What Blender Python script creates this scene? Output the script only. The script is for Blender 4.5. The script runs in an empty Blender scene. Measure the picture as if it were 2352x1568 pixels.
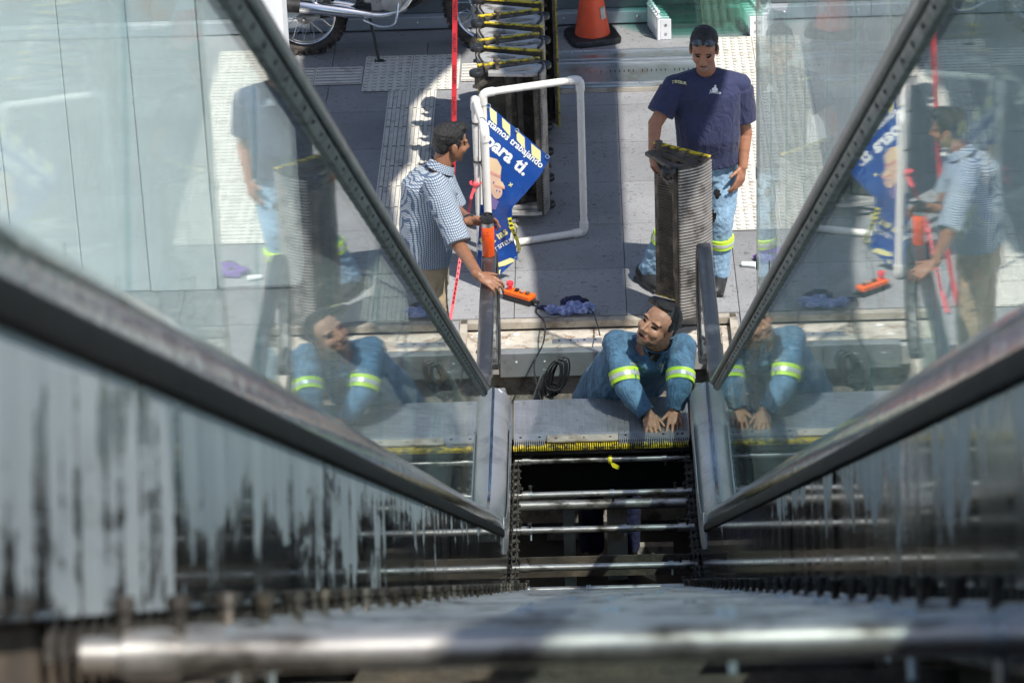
import bpy, bmesh, math, random
from math import sin, cos, pi, radians, sqrt, atan2
from mathutils import Vector, Matrix, noise
from mathutils.bvhtree import BVHTree
random.seed(7)
SC = bpy.context.scene
COL = SC.collection

# ------------------------------------------------------------------ camera
F = 7620.0                                   # focal length in units of a 2352 px wide frame
CX, CY = 1176.0, 784.0
AX = (Vector((0.99931677, -0.02635975, -0.02590683)), Vector((0.01180566, -0.43657328, 0.89959124)), Vector((-0.03502322, -0.89928246, -0.43596381)))
CAM = Vector((-0.0054, -16.640, 8.7276))
cd = bpy.data.cameras.new('camera'); cam = bpy.data.objects.new('camera', cd); COL.objects.link(cam)
cd.sensor_width = 36.0; cd.lens = 36.0 * F / 2352.0
cd.clip_start = 0.05; cd.clip_end = 2000
m3 = Matrix((AX[0], AX[1], AX[2]))           # world vector = m3 @ (right, down, forward)
rt, dn, fw = m3.col[0], m3.col[1], m3.col[2]
cam.matrix_world = Matrix(((rt[0], -dn[0], -fw[0], CAM[0]), (rt[1], -dn[1], -fw[1], CAM[1]), (rt[2], -dn[2], -fw[2], CAM[2]), (0, 0, 0, 1)))
cd.dof.use_dof = True; cd.dof.focus_distance = 18.6; cd.dof.aperture_fstop = 9.0
SC.camera = cam

# ------------------------------------------------------------------ sky, sun, exposure
SUN_T = Vector((-0.37, 0.38, -0.85)).normalized()      # direction the light travels
w = bpy.data.worlds.new('World'); SC.world = w; w.use_nodes = True
nt = w.node_tree
sky = nt.nodes.new('ShaderNodeTexSky'); sky.sky_type = 'NISHITA'; sky.sun_disc = False
sky.sun_elevation = math.asin(-SUN_T.z); sky.sun_rotation = atan2(-SUN_T.x, -SUN_T.y)
bg = nt.nodes['Background']; bg.inputs[1].default_value = 0.095
nt.links.new(sky.outputs[0], bg.inputs[0])
sl = bpy.data.lights.new('sun', 'SUN'); sl.energy = 4.2; sl.angle = radians(0.6); sl.color = (1.0, 0.95, 0.87)
sun = bpy.data.objects.new('sun', sl); COL.objects.link(sun)
sun.rotation_euler = SUN_T.to_track_quat('-Z', 'Y').to_euler(); sun.location = (8, -8, 14)
SC.view_settings.view_transform = 'Standard'; SC.view_settings.look = 'None'
SC.view_settings.exposure = 0.60; SC.view_settings.gamma = 1.0
SC.render.engine = 'CYCLES'
SC.cycles.max_bounces = 7; SC.cycles.glossy_bounces = 4; SC.cycles.diffuse_bounces = 3; SC.cycles.transparent_max_bounces = 14
SC.cycles.caustics_reflective = False; SC.cycles.caustics_refractive = False
SC.cycles.sample_clamp_indirect = 6.0
SC.cycles.use_denoising = True
SC.cycles.use_adaptive_sampling = True; SC.cycles.adaptive_threshold = 0.03; SC.cycles.adaptive_min_samples = 16

# ------------------------------------------------------------------ pixel helpers (2352 x 1568 frame -> direction; distance from the surface touched)
def ray(x, y):
    return (m3 @ Vector((x - CX, y - CY, F))).normalized()
def GZ(x, y, z=0.0):
    d = ray(x, y); return CAM + d * ((z - CAM.z) / d.z)
def GY(x, y, Y):
    d = ray(x, y); return CAM + d * ((Y - CAM.y) / d.y)

# ------------------------------------------------------------------ mesh builder
def frame_for(d):
    d = d.normalized(); a = Vector((0, 0, 1)) if abs(d.z) < 0.9 else Vector((1, 0, 0))
    x = a.cross(d).normalized(); return x, d.cross(x)
class MB:
    def __init__(s): s.v = []; s.f = []; s.uv = {}
    def add(s, vs, fs):
        o = len(s.v); s.v += [Vector(v) for v in vs]; s.f += [tuple(i + o for i in f) for f in fs]; return s
    def box(s, c, d, M=None):
        x, y, z = d[0] / 2, d[1] / 2, d[2] / 2
        vs = [Vector((a * x, b * y, e * z)) for e in (-1, 1) for b in (-1, 1) for a in (-1, 1)]
        if M is not None: vs = [M @ v for v in vs]
        c = Vector(c)
        return s.add([v + c for v in vs], [(0, 2, 3, 1), (4, 5, 7, 6), (0, 1, 5, 4), (2, 6, 7, 3), (0, 4, 6, 2), (1, 3, 7, 5)])
    def b2(s, lo, hi):
        return s.box([(a + b) / 2 for a, b in zip(lo, hi)], [abs(b - a) for a, b in zip(lo, hi)])
    def rings(s, rs, cap=True, close=False):
        n = len(rs[0]); vs = [p for r in rs for p in r]; fs = []
        m = len(rs)
        for i in range(m if close else m - 1):
            for k in range(n):
                a, b = i * n + k, i * n + (k + 1) % n
                c2, d2 = ((i + 1) % m) * n + (k + 1) % n, ((i + 1) % m) * n + k
                fs.append((a, b, c2, d2))
        if cap and not close:
            fs.append(tuple(range(n - 1, -1, -1))); fs.append(tuple((m - 1) * n + k for k in range(n)))
        return s.add(vs, fs)
    def tube(s, pts, r, n=10, cap=True, close=False, flat=1.0):
        pts = [Vector(p) for p in pts]; rs = []; m = len(pts); px = None
        for i, p in enumerate(pts):
            if close: d = pts[(i + 1) % m] - pts[i - 1]
            else: d = pts[min(i + 1, m - 1)] - pts[max(i - 1, 0)]
            if d.length < 1e-9: d = Vector((0, 0, 1))
            d.normalize()
            if px is None: x, y = frame_for(d)
            else:
                x = px - d * px.dot(d); x.normalize(); y = d.cross(x)
            px = x; rr = r[i] if isinstance(r, (list, tuple)) else r
            rs.append([p + (x * cos(2 * pi * k / n) + y * sin(2 * pi * k / n) * flat) * rr for k in range(n)])
        return s.rings(rs, cap, close)
    def cap(s, p0, r0, p1, r1, n=14):
        p0, p1 = Vector(p0), Vector(p1); d = p1 - p0
        if d.length < 1e-6: return s.ell(p0, (r0,) * 3)
        u = d.normalized(); pts = []; rad = []
        for a in (-80, -50, -20): pts.append(p0 + u * r0 * sin(radians(a))); rad.append(r0 * cos(radians(a)))
        for a in (20, 50, 80): pts.append(p1 + u * r1 * sin(radians(a))); rad.append(r1 * cos(radians(a)))
        return s.tube(pts, rad, n)
    def ell(s, c, r, M=None, n=16, m=10):
        c = Vector(c); rs = []
        for i in range(m + 1):
            a = -pi / 2 + pi * (i + 0.02) / (m + 0.04)
            ring = []
            for k in range(n):
                b = 2 * pi * k / n
                v = Vector((r[0] * cos(a) * cos(b), r[1] * cos(a) * sin(b), r[2] * sin(a)))
                if M is not None: v = M @ v
                ring.append(c + v)
            rs.append(ring)
        return s.rings(rs)
    def lathe(s, prof, c=(0, 0, 0), ax=(0, 0, 1), n=20, cap=True):
        c = Vector(c); d = Vector(ax).normalized(); x, y = frame_for(d)
        return s.rings([[c + d * z + (x * cos(2 * pi * k / n) + y * sin(2 * pi * k / n)) * max(r, 1e-4) for k in range(n)] for r, z in prof], cap)
    def prism(s, poly, a, b):
        """poly: list of 3-D points (planar); a, b: offset vectors of the two ends"""
        n = len(poly); a, b = Vector(a), Vector(b)
        vs = [Vector(p) + a for p in poly] + [Vector(p) + b for p in poly]
        fs = [tuple(range(n - 1, -1, -1)), tuple(range(n, 2 * n))] + [(i, (i + 1) % n, n + (i + 1) % n, n + i) for i in range(n)]
        return s.add(vs, fs)
    def torus(s, c, ax, R, r, n=32, m=10, flat=1.0):
        d = Vector(ax).normalized(); x, y = frame_for(d); c = Vector(c); rs = []
        for k in range(n):
            e = x * cos(2 * pi * k / n) + y * sin(2 * pi * k / n)
            rs.append([c + e * (R + r * cos(2 * pi * j / m)) + d * (r * flat * sin(2 * pi * j / m)) for j in range(m)])
        return s.rings(rs, close=True)
    def xform(s, M):
        s.v = [M @ v for v in s.v]; return s
    def mesh(s, name, mats, smooth=None, flip=True):
        me = bpy.data.meshes.new(name); me.from_pydata([tuple(v) for v in s.v], [], s.f)
        if s.uv:
            ul = me.uv_layers.new(name='UVMap')
            for p in me.polygons:
                for li in p.loop_indices:
                    ul.data[li].uv = s.uv.get(me.loops[li].vertex_index, (0, 0))
        if flip:
            bm = bmesh.new(); bm.from_mesh(me); bmesh.ops.recalc_face_normals(bm, faces=bm.faces); bm.to_mesh(me); bm.free()
        for m_ in (mats if isinstance(mats, (list, tuple)) else [mats]): me.materials.append(m_)
        if smooth:
            me.shade_smooth(); me.set_sharp_from_angle(angle=radians(smooth))
        return me
    def build(s, name, mats, parent=None, smooth=None, bevel=0.0, kind=None, label=None, cat=None, group=None):
        o = bpy.data.objects.new(name, s.mesh(name, mats, smooth)); COL.objects.link(o)
        if parent is not None:
            o.parent = parent; o.matrix_parent_inverse = parent_inv(parent)
        if bevel:
            b = o.modifiers.new('bevel', 'BEVEL'); b.width = bevel; b.segments = 2; b.limit_method = 'ANGLE'; b.angle_limit = radians(40)
        tag(o, label, cat, group, kind); return o
def wm(o):
    M = o.matrix_basis.copy()
    if o.parent is not None: M = wm(o.parent) @ o.matrix_parent_inverse @ M
    return M
def parent_inv(p): return wm(p).inverted()
def tag(o, label=None, cat=None, group=None, kind=None):
    if label: o['label'] = label
    if cat: o['category'] = cat
    if group: o['group'] = group
    if kind: o['kind'] = kind
    return o
def thing(name, loc, label, cat, group=None, rz=0.0):
    e = bpy.data.objects.new(name, None); COL.objects.link(e); e.location = loc; e.rotation_euler = (0, 0, rz); e.empty_display_size = 0.1
    return tag(e, label, cat, group)
def inst(src, name, parent, M):
    o = bpy.data.objects.new(name, src); COL.objects.link(o)
    if parent is not None: o.parent = parent; o.matrix_parent_inverse = parent_inv(parent)
    o.matrix_basis = M; return o
def copy_tree(o, parent=None):
    c = o.copy(); COL.objects.link(c)
    if parent is not None: c.parent = parent
    for ch in list(o.children): copy_tree(ch, c)
    return c
T = lambda x, y, z: Matrix.Translation((x, y, z))
RX = lambda a: Matrix.Rotation(a, 4, 'X')
RY = lambda a: Matrix.Rotation(a, 4, 'Y')
RZ = lambda a: Matrix.Rotation(a, 4, 'Z')

# ------------------------------------------------------------------ materials
def newmat(name):
    m = bpy.data.materials.new(name); m.use_nodes = True
    n = m.node_tree; return m, n, n.nodes['Principled BSDF'], n.links
def nd(n, t, **kw):
    x = n.nodes.new(t)
    for k, v in kw.items(): setattr(x, k, v)
    return x
def ramp(n, src, p0, c0, p1, c1, L):
    r = nd(n, 'ShaderNodeValToRGB'); r.color_ramp.elements[0].position = p0; r.color_ramp.elements[1].position = p1
    r.color_ramp.elements[0].color = (*c0, 1); r.color_ramp.elements[1].color = (*c1, 1); L.new(src, r.inputs[0]); return r
def mixc(n, L, fac, a, b, mode='MIX'):
    x = nd(n, 'ShaderNodeMix', data_type='RGBA', blend_type=mode)
    for i, v in ((0, fac), (6, a), (7, b)):
        if isinstance(v, (int, float)): x.inputs[i].default_value = v
        elif isinstance(v, tuple): x.inputs[i].default_value = (*v, 1)
        else: L.new(v, x.inputs[i])
    return x.outputs[2]
def coords(n, L, kind='pos', scale=(1, 1, 1)):
    if kind == 'pos': o = nd(n, 'ShaderNodeNewGeometry').outputs['Position']
    elif kind == 'uv': o = nd(n, 'ShaderNodeUVMap').outputs[0]
    else: o = nd(n, 'ShaderNodeTexCoord').outputs['Object']
    mp = nd(n, 'ShaderNodeMapping'); mp.inputs['Scale'].default_value = scale; L.new(o, mp.inputs[0]); return mp.outputs[0]
def noi(n, L, vec, scale, detail=4, rough=0.55, dist=0.0):
    t = nd(n, 'ShaderNodeTexNoise'); t.inputs['Scale'].default_value = scale; t.inputs['Detail'].default_value = detail
    t.inputs['Roughness'].default_value = rough; t.inputs['Distortion'].default_value = dist; L.new(vec, t.inputs['Vector']); return t.outputs['Fac']
def M(name, col, rough=0.5, metal=0.0, var=0.15, scale=9.0, bump=0.0, bscale=60.0, dirt=None, dlo=0.55, dhi=0.7, dscale=6.0, kind='pos', stretch=(1, 1, 1), rvar=0.1, spec=None, coat=0.0, emit=None):
    m, n, B, L = newmat(name)
    v = coords(n, L, kind, stretch)
    f1 = noi(n, L, v, scale)
    lo = tuple(max(0, c * (1 - var)) for c in col); hi = tuple(min(1, c * (1 + var)) for c in col)
    c = ramp(n, f1, 0.3, lo, 0.7, hi, L).outputs[0]
    rr = nd(n, 'ShaderNodeMapRange'); rr.inputs[3].default_value = max(0.02, rough - rvar); rr.inputs[4].default_value = min(1, rough + rvar)
    L.new(noi(n, L, v, scale * 2.3), rr.inputs[0])
    if dirt:
        f2 = noi(n, L, v, dscale, 7, 0.65)
        k = ramp(n, f2, dlo, (0, 0, 0), dhi, (1, 1, 1), L).outputs[0]
        c = mixc(n, L, k, c, dirt)
    L.new(c, B.inputs['Base Color']); L.new(rr.outputs[0], B.inputs['Roughness']); B.inputs['Metallic'].default_value = metal
    if spec is not None: B.inputs['Specular IOR Level'].default_value = spec
    if coat: B.inputs['Coat Weight'].default_value = coat; B.inputs['Coat Roughness'].default_value = 0.12
    if bump:
        b = nd(n, 'ShaderNodeBump'); b.inputs['Strength'].default_value = bump; b.inputs['Distance'].default_value = 0.01
        L.new(noi(n, L, v, bscale, 5), b.inputs['Height']); L.new(b.outputs[0], B.inputs['Normal'])
    return m
def glass_mat(name, tint, wav=0.0, refl=1.0, uv=False, veil=0.0, power=5.0):
    m, n, B, L = newmat(name); n.nodes.remove(B)
    out = n.nodes['Material Output']
    g = nd(n, 'ShaderNodeNewGeometry')
    dot = nd(n, 'ShaderNodeVectorMath', operation='DOT_PRODUCT'); L.new(g.outputs['Normal'], dot.inputs[0]); L.new(g.outputs['Incoming'], dot.inputs[1])
    ab = nd(n, 'ShaderNodeMath', operation='ABSOLUTE'); L.new(dot.outputs['Value'], ab.inputs[0])
    om = nd(n, 'ShaderNodeMath', operation='SUBTRACT'); om.inputs[0].default_value = 1.0; L.new(ab.outputs[0], om.inputs[1])
    pw = nd(n, 'ShaderNodeMath', operation='POWER'); L.new(om.outputs[0], pw.inputs[0]); pw.inputs[1].default_value = power
    ma = nd(n, 'ShaderNodeMath', operation='MULTIPLY_ADD'); L.new(pw.outputs[0], ma.inputs[0]); ma.inputs[1].default_value = 0.96 * refl; ma.inputs[2].default_value = 0.04 * refl
    tr = nd(n, 'ShaderNodeBsdfTransparent'); tr.inputs[0].default_value = (*tint, 1)
    gl = nd(n, 'ShaderNodeBsdfGlossy'); gl.inputs['Roughness'].default_value = 0.0; gl.inputs['Color'].default_value = (0.97, 1, 1, 1)
    if wav:
        v = coords(n, L, 'uv' if uv else 'pos', (3.0, 0.35, 1) if uv else (3.0, 3.0, 0.5))
        b = nd(n, 'ShaderNodeBump'); b.inputs['Strength'].default_value = wav; b.inputs['Distance'].default_value = 0.001
        L.new(noi(n, L, v, 6.0, 2), b.inputs['Height']); L.new(b.outputs[0], gl.inputs['Normal'])
    mx = nd(n, 'ShaderNodeMixShader'); L.new(ma.outputs[0], mx.inputs[0]); L.new(tr.outputs[0], mx.inputs[1]); L.new(gl.outputs[0], mx.inputs[2])
    fin = mx.outputs[0]
    if veil:      # dust on the pane
        d1 = nd(n, 'ShaderNodeBsdfDiffuse'); d1.inputs[0].default_value = (0.66, 0.72, 0.72, 1); d2 = nd(n, 'ShaderNodeBsdfTranslucent'); d2.inputs[0].default_value = (0.66, 0.72, 0.72, 1)
        df = nd(n, 'ShaderNodeMixShader'); L.new(d1.outputs[0], df.inputs[1]); L.new(d2.outputs[0], df.inputs[2])
        v = coords(n, L, 'uv' if uv else 'pos', (5.0, 0.5, 1) if uv else (4, 4, 0.6))
        k = nd(n, 'ShaderNodeMapRange'); k.inputs[1].default_value = 0.35; k.inputs[2].default_value = 0.8; k.inputs[3].default_value = veil * 0.25; k.inputs[4].default_value = veil
        L.new(noi(n, L, v, 3.0, 5), k.inputs[0])
        m2 = nd(n, 'ShaderNodeMixShader'); L.new(k.outputs[0], m2.inputs[0]); L.new(fin, m2.inputs[1]); L.new(df.outputs[0], m2.inputs[2]); fin = m2.outputs[0]
    L.new(fin, out.inputs[0]); return m

def floor_mat():
    m, n, B, L = newmat('granite_paving')
    v = coords(n, L); oi = nd(n, 'ShaderNodeObjectInfo')
    fine = ramp(n, noi(n, L, v, 130, 4, 0.75), 0.3, (0.20, 0.205, 0.215), 0.7, (0.40, 0.405, 0.415), L).outputs[0]
    big = ramp(n, noi(n, L, v, 1.7, 5), 0.3, (0.72, 0.72, 0.72), 0.7, (1, 1, 1), L).outputs[0]
    c = mixc(n, L, 1.0, fine, big, 'MULTIPLY')
    rr = nd(n, 'ShaderNodeMapRange'); rr.inputs[3].default_value = 0.86; rr.inputs[4].default_value = 1.05; L.new(oi.outputs['Random'], rr.inputs[0])
    c = mixc(n, L, 1.0, c, rr.outputs[0], 'MULTIPLY')
    v2 = coords(n, L, 'pos', (0.85, 1.05, 1))
    st = ramp(n, noi(n, L, v2, 34, 6, 0.66, 1.2), 0.575, (0, 0, 0), 0.625, (1, 1, 1), L).outputs[0]
    pt = ramp(n, noi(n, L, v, 1.1, 3), 0.30, (0.15, 0.15, 0.15), 0.60, (0.9, 0.9, 0.9), L).outputs[0]
    k = mixc(n, L, 1.0, st, pt, 'MULTIPLY')
    c = mixc(n, L, k, c, (0.055, 0.05, 0.05))
    L.new(c, B.inputs['Base Color']); B.inputs['Roughness'].default_value = 0.62
    b = nd(n, 'ShaderNodeBump'); b.inputs['Strength'].default_value = 0.15; b.inputs['Distance'].default_value = 0.003
    L.new(noi(n, L, v, 180, 3), b.inputs['Height']); L.new(b.outputs[0], B.inputs['Normal'])
    return m
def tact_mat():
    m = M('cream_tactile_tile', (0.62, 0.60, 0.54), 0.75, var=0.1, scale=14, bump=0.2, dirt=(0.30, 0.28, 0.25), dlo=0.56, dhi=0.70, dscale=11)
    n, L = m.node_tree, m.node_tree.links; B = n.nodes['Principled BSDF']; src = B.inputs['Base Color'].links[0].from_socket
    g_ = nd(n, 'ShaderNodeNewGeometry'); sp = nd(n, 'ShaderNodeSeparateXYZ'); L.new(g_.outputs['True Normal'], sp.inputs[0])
    k = ramp(n, sp.outputs[2], 0.45, (1, 1, 1), 0.97, (0, 0, 0), L).outputs[0]  # raised sides darkened: dirt and the domes' own shadow put into the colour
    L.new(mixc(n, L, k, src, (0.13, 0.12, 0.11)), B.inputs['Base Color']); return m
def skirt_mat():
    m, n, B, L = newmat('worn_steel_skirt')
    uv = nd(n, 'ShaderNodeUVMap').outputs[0]; sp = nd(n, 'ShaderNodeSeparateXYZ'); L.new(uv, sp.inputs[0])
    fine = coords(n, L, 'uv', (34, 0.9, 1)); mid = coords(n, L, 'uv', (7.5, 0.9, 1)); blot = coords(n, L, 'uv', (1.0, 2.4, 1))
    a = noi(n, L, fine, 1.0, 6, 0.7); b_ = noi(n, L, mid, 1.0, 5, 0.6); d = noi(n, L, blot, 1.3, 7, 0.66, 0.5)
    def add(x, y, k=1.0):
        o = nd(n, 'ShaderNodeMath', operation='MULTIPLY_ADD'); L.new(y, o.inputs[0]); o.inputs[1].default_value = k; L.new(x, o.inputs[2]); return o.outputs[0]
    # paler, rougher patches, more of them up the run, broken by upright streaks
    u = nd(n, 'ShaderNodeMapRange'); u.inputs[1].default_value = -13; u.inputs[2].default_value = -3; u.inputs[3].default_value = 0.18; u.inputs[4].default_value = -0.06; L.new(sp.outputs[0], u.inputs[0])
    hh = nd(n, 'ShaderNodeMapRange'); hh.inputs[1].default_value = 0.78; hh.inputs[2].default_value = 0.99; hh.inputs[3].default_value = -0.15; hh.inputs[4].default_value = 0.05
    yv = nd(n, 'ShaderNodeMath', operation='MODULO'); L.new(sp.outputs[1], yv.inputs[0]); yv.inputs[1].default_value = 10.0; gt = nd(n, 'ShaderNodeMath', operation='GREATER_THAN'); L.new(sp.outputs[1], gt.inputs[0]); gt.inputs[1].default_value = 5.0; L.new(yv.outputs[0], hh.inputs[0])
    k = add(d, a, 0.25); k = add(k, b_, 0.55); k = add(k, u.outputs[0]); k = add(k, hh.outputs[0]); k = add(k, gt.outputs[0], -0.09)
    pale_mask = ramp(n, k, 0.93, (0, 0, 0), 1.0, (1, 1, 1), L).outputs[0]
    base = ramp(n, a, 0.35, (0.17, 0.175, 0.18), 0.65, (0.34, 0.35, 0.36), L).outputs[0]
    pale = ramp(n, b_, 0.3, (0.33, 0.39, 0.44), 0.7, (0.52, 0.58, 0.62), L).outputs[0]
    L.new(mixc(n, L, pale_mask, base, pale), B.inputs['Base Color'])
    rr = nd(n, 'ShaderNodeMapRange'); rr.inputs[1].default_value = 0.35; rr.inputs[2].default_value = 0.7; rr.inputs[3].default_value = 0.03; rr.inputs[4].default_value = 0.16; L.new(b_, rr.inputs[0])
    L.new(mixc(n, L, pale_mask, rr.outputs[0], (0.42, 0.42, 0.42)), B.inputs['Roughness'])
    L.new(mixc(n, L, pale_mask, (0.92, 0.92, 0.92), (0.25, 0.25, 0.25)), B.inputs['Metallic'])
    bu = nd(n, 'ShaderNodeBump'); bu.inputs['Strength'].default_value = 0.10; bu.inputs['Distance'].default_value = 0.002
    wv = coords(n, L, 'uv', (9, 0.8, 1)); L.new(noi(n, L, wv, 1.5, 3), bu.inputs['Height']); L.new(bu.outputs[0], B.inputs['Normal'])
    return m

MAT = dict(
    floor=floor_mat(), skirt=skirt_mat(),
    sub=M('mortar', (0.10, 0.10, 0.10), 0.9, dirt=(0.05, 0.05, 0.05)),
    tact=tact_mat(),
    steel=M('brushed_steel', (0.60, 0.61, 0.63), 0.3, 0.95, 0.12, 5, dirt=(0.33, 0.33, 0.34), dlo=0.55, dhi=0.75, dscale=4),
    deck=M('polished_deck', (0.52, 0.53, 0.55), 0.08, 1.0, 0.2, 7, bump=0.5, bscale=7, rvar=0.06, dirt=(0.12, 0.12, 0.13), dlo=0.55, dhi=0.7, dscale=5),
    newel=M('newel_steel', (0.50, 0.51, 0.53), 0.36, 0.75, 0.12, 3, dirt=(0.30, 0.30, 0.32), dlo=0.5, dhi=0.7, dscale=5),
    galv=M('galvanised_plate', (0.42, 0.47, 0.49), 0.36, 0.8, 0.2, 4, dirt=(0.30, 0.27, 0.23), dlo=0.5, dhi=0.66, dscale=5),
    comb=M('comb_aluminium', (0.50, 0.52, 0.55), 0.42, 0.8, 0.12, 9, dirt=(0.22, 0.20, 0.19), dlo=0.58, dhi=0.75, dscale=12),
    bar=M('dusty_bar', (0.42, 0.38, 0.32), 0.65, 0.2, 0.2, 8, dirt=(0.2, 0.16, 0.12), dlo=0.5, dhi=0.65),
    rod=M('axle_steel', (0.50, 0.48, 0.45), 0.36, 0.8, 0.25, 16, dirt=(0.10, 0.085, 0.07), dlo=0.50, dhi=0.64, dscale=14, stretch=(0.5, 1, 1)),
    greasy=M('greasy_iron', (0.055, 0.05, 0.045), 0.55, 0.5, 0.4, 14, bump=0.5, bscale=40, dirt=(0.16, 0.13, 0.10), dlo=0.55, dhi=0.7, dscale=9),
    black=M('black_iron', (0.018, 0.018, 0.02), 0.5, 0.3, 0.3, 12),
    strip=M('black_strip', (0.006, 0.006, 0.007), 0.7, 0, 0.2, 12, spec=0.15),
    rubber=M('black_rubber', (0.012, 0.012, 0.013), 0.62, 0, 0.25, 12, dirt=(0.06, 0.06, 0.06), dlo=0.5, dhi=0.7),
    handrail=M('handrail_rubber', (0.026, 0.026, 0.028), 0.34, 0, 0.2, 8, dirt=(0.10, 0.10, 0.105), dlo=0.52, dhi=0.7, dscale=7, coat=0.3),
    guide=M('dirty_guide_rail', (0.17, 0.18, 0.175), 0.5, 0.55, 0.3, 10, bump=0.3, bscale=30, dirt=(0.05, 0.05, 0.05), dlo=0.5, dhi=0.62, dscale=18),
    brown=M('rusty_truss', (0.10, 0.082, 0.066), 0.8, 0.15, 0.35, 10, bump=0.4, dirt=(0.20, 0.15, 0.11), dlo=0.52, dhi=0.68),
    dust=M('dusty_ledge', (0.46, 0.42, 0.36), 0.9, 0, 0.22, 12, bump=0.6, bscale=50, dirt=(0.22, 0.15, 0.10), dlo=0.52, dhi=0.64, dscale=14),
    greysteel=M('grey_painted_beam', (0.23, 0.25, 0.26), 0.45, 0.3, 0.12, 5, dirt=(0.12, 0.12, 0.12), dlo=0.56, dhi=0.7, dscale=6),
    conc=M('pit_concrete', (0.36, 0.33, 0.28), 0.9, 0, 0.2, 6, bump=0.4, dirt=(0.15, 0.13, 0.11), dlo=0.5, dhi=0.64, dscale=7),
    yellow=M('yellow_paint', (0.72, 0.55, 0.03), 0.5, 0, 0.15, 20, dirt=(0.10, 0.085, 0.04), dlo=0.46, dhi=0.60, dscale=30),
    alu=M('cast_aluminium', (0.55, 0.54, 0.52), 0.5, 0.45, 0.15, 10, dirt=(0.18, 0.16, 0.14), dlo=0.5, dhi=0.66, dscale=10),
    oily=M('oily_casting', (0.10, 0.088, 0.075), 0.5, 0.45, 0.35, 14, bump=0.3, dirt=(0.24, 0.20, 0.16), dlo=0.52, dhi=0.68, dscale=10),
    rib=M('ribbed_riser', (0.46, 0.435, 0.41), 0.42, 0.6, 0.2, 9, dirt=(0.12, 0.11, 0.10), dlo=0.5, dhi=0.66, dscale=8),
    pvc=M('white_pvc', (0.74, 0.72, 0.68), 0.42, 0, 0.05, 6, dirt=(0.36, 0.32, 0.27), dlo=0.60, dhi=0.72, dscale=16),
    cone=M('cone_orange', (0.90, 0.11, 0.04), 0.45, 0, 0.08, 8, dirt=(0.75, 0.40, 0.33), dlo=0.66, dhi=0.76, dscale=14),
    white=M('white_paint', (0.78, 0.79, 0.80), 0.55, 0, 0.04, 4),
    bluesteel=M('grey_blue_wall', (0.15, 0.18, 0.20), 0.5, 0.3, 0.2, 3, dirt=(0.19, 0.13, 0.09), dlo=0.52, dhi=0.66, dscale=4),
    kerb=M('kerb_steel', (0.42, 0.46, 0.50), 0.45, 0.4, 0.1, 5),
    tape=M('red_tape', (0.78, 0.045, 0.06), 0.4, 0, 0.05, 5),
    pink=M('faded_red_tape', (0.80, 0.10, 0.12), 0.4, 0, 0.06, 5),
    ytape=M('caution_tape', (0.75, 0.68, 0.03), 0.4, 0, 0.05, 5),
    ink=M('black_ink', (0.012, 0.012, 0.012), 0.6, 0, 0.0),
    banner=M('banner_blue', (0.012, 0.065, 0.30), 0.30, 0, 0.12, 6, bump=0.25, bscale=14, dirt=(0.03, 0.12, 0.40), dlo=0.6, dhi=0.75, dscale=8, coat=0.3),
    cream=M('banner_cream', (0.78, 0.74, 0.36), 0.4, 0, 0.06, 9, dirt=(0.55, 0.50, 0.28), dlo=0.6, dhi=0.7),
    lett=M('letter_white', (0.80, 0.83, 0.82), 0.5, 0, 0.02),
    peach=M('print_peach', (0.72, 0.50, 0.38), 0.5, 0, 0.02), peach2=M('print_helmet', (0.74, 0.56, 0.36), 0.5, 0, 0.02),
    rose=M('print_rose', (0.70, 0.33, 0.28), 0.5, 0, 0.02), mauve=M('print_mauve', (0.22, 0.17, 0.40), 0.5, 0, 0.02),
    orange=M('orange_plastic', (0.85, 0.13, 0.01), 0.42, 0, 0.06, 14, dirt=(0.28, 0.07, 0.02), dlo=0.62, dhi=0.72, dscale=40),
    flask=M('orange_flask', (0.90, 0.10, 0.01), 0.3, 0, 0.03, 6, coat=0.4),
    chrome=M('chrome', (0.78, 0.79, 0.80), 0.08, 1.0, 0.03, 4, rvar=0.03),
    tyre=M('muddy_tyre', (0.045, 0.040, 0.036), 0.85, 0, 0.3, 18, dirt=(0.12, 0.095, 0.075), dlo=0.5, dhi=0.65, dscale=12),
    plastic=M('dark_plastic', (0.02, 0.021, 0.023), 0.4, 0, 0.2),
    purple=M('purple_cloth', (0.13, 0.04, 0.28), 0.85, 0, 0.2, 20), ragnavy=M('navy_cloth', (0.014, 0.018, 0.06), 0.9, 0, 0.3, 20),
    rag=M('tiedye_cloth', (0.18, 0.23, 0.46), 0.9, 0, 0.35, 30, dirt=(0.42, 0.47, 0.66), dlo=0.5, dhi=0.62, dscale=30),
    glass=glass_mat('balustrade_glass', (0.84, 0.92, 0.91), 0.05, 0.85, True, 0.04),
    wallglass=glass_mat('partition_glass', (0.90, 0.95, 0.945), 0.03, 0.55, False, 0.26),
    teal=glass_mat('teal_glass', (0.83, 0.955, 0.93), 0.0, 0.8),
)

# ================================================================== SETTING
# ground sheet with the escalator pit cut out of it
PX, PY0, PY1 = 0.84, -22.0, 1.69
g = MB(); B_ = 90.0; z = -0.014
g.add([(-B_, -B_, z), (B_, -B_, z), (B_, PY0, z), (-B_, PY0, z)], [(0, 1, 2, 3)])
g.add([(-B_, PY0, z), (-PX, PY0, z), (-PX, PY1, z), (-B_, PY1, z)], [(0, 1, 2, 3)])
g.add([(PX, PY0, z), (B_, PY0, z), (B_, PY1, z), (PX, PY1, z)], [(0, 1, 2, 3)])
g.add([(-B_, PY1, z), (B_, PY1, z), (B_, B_, z), (-B_, B_, z)], [(0, 1, 2, 3)])
GROUND = g.build('ground', MAT['floor'], kind='structure', label='grey granite station floor around the escalator pit')
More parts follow.
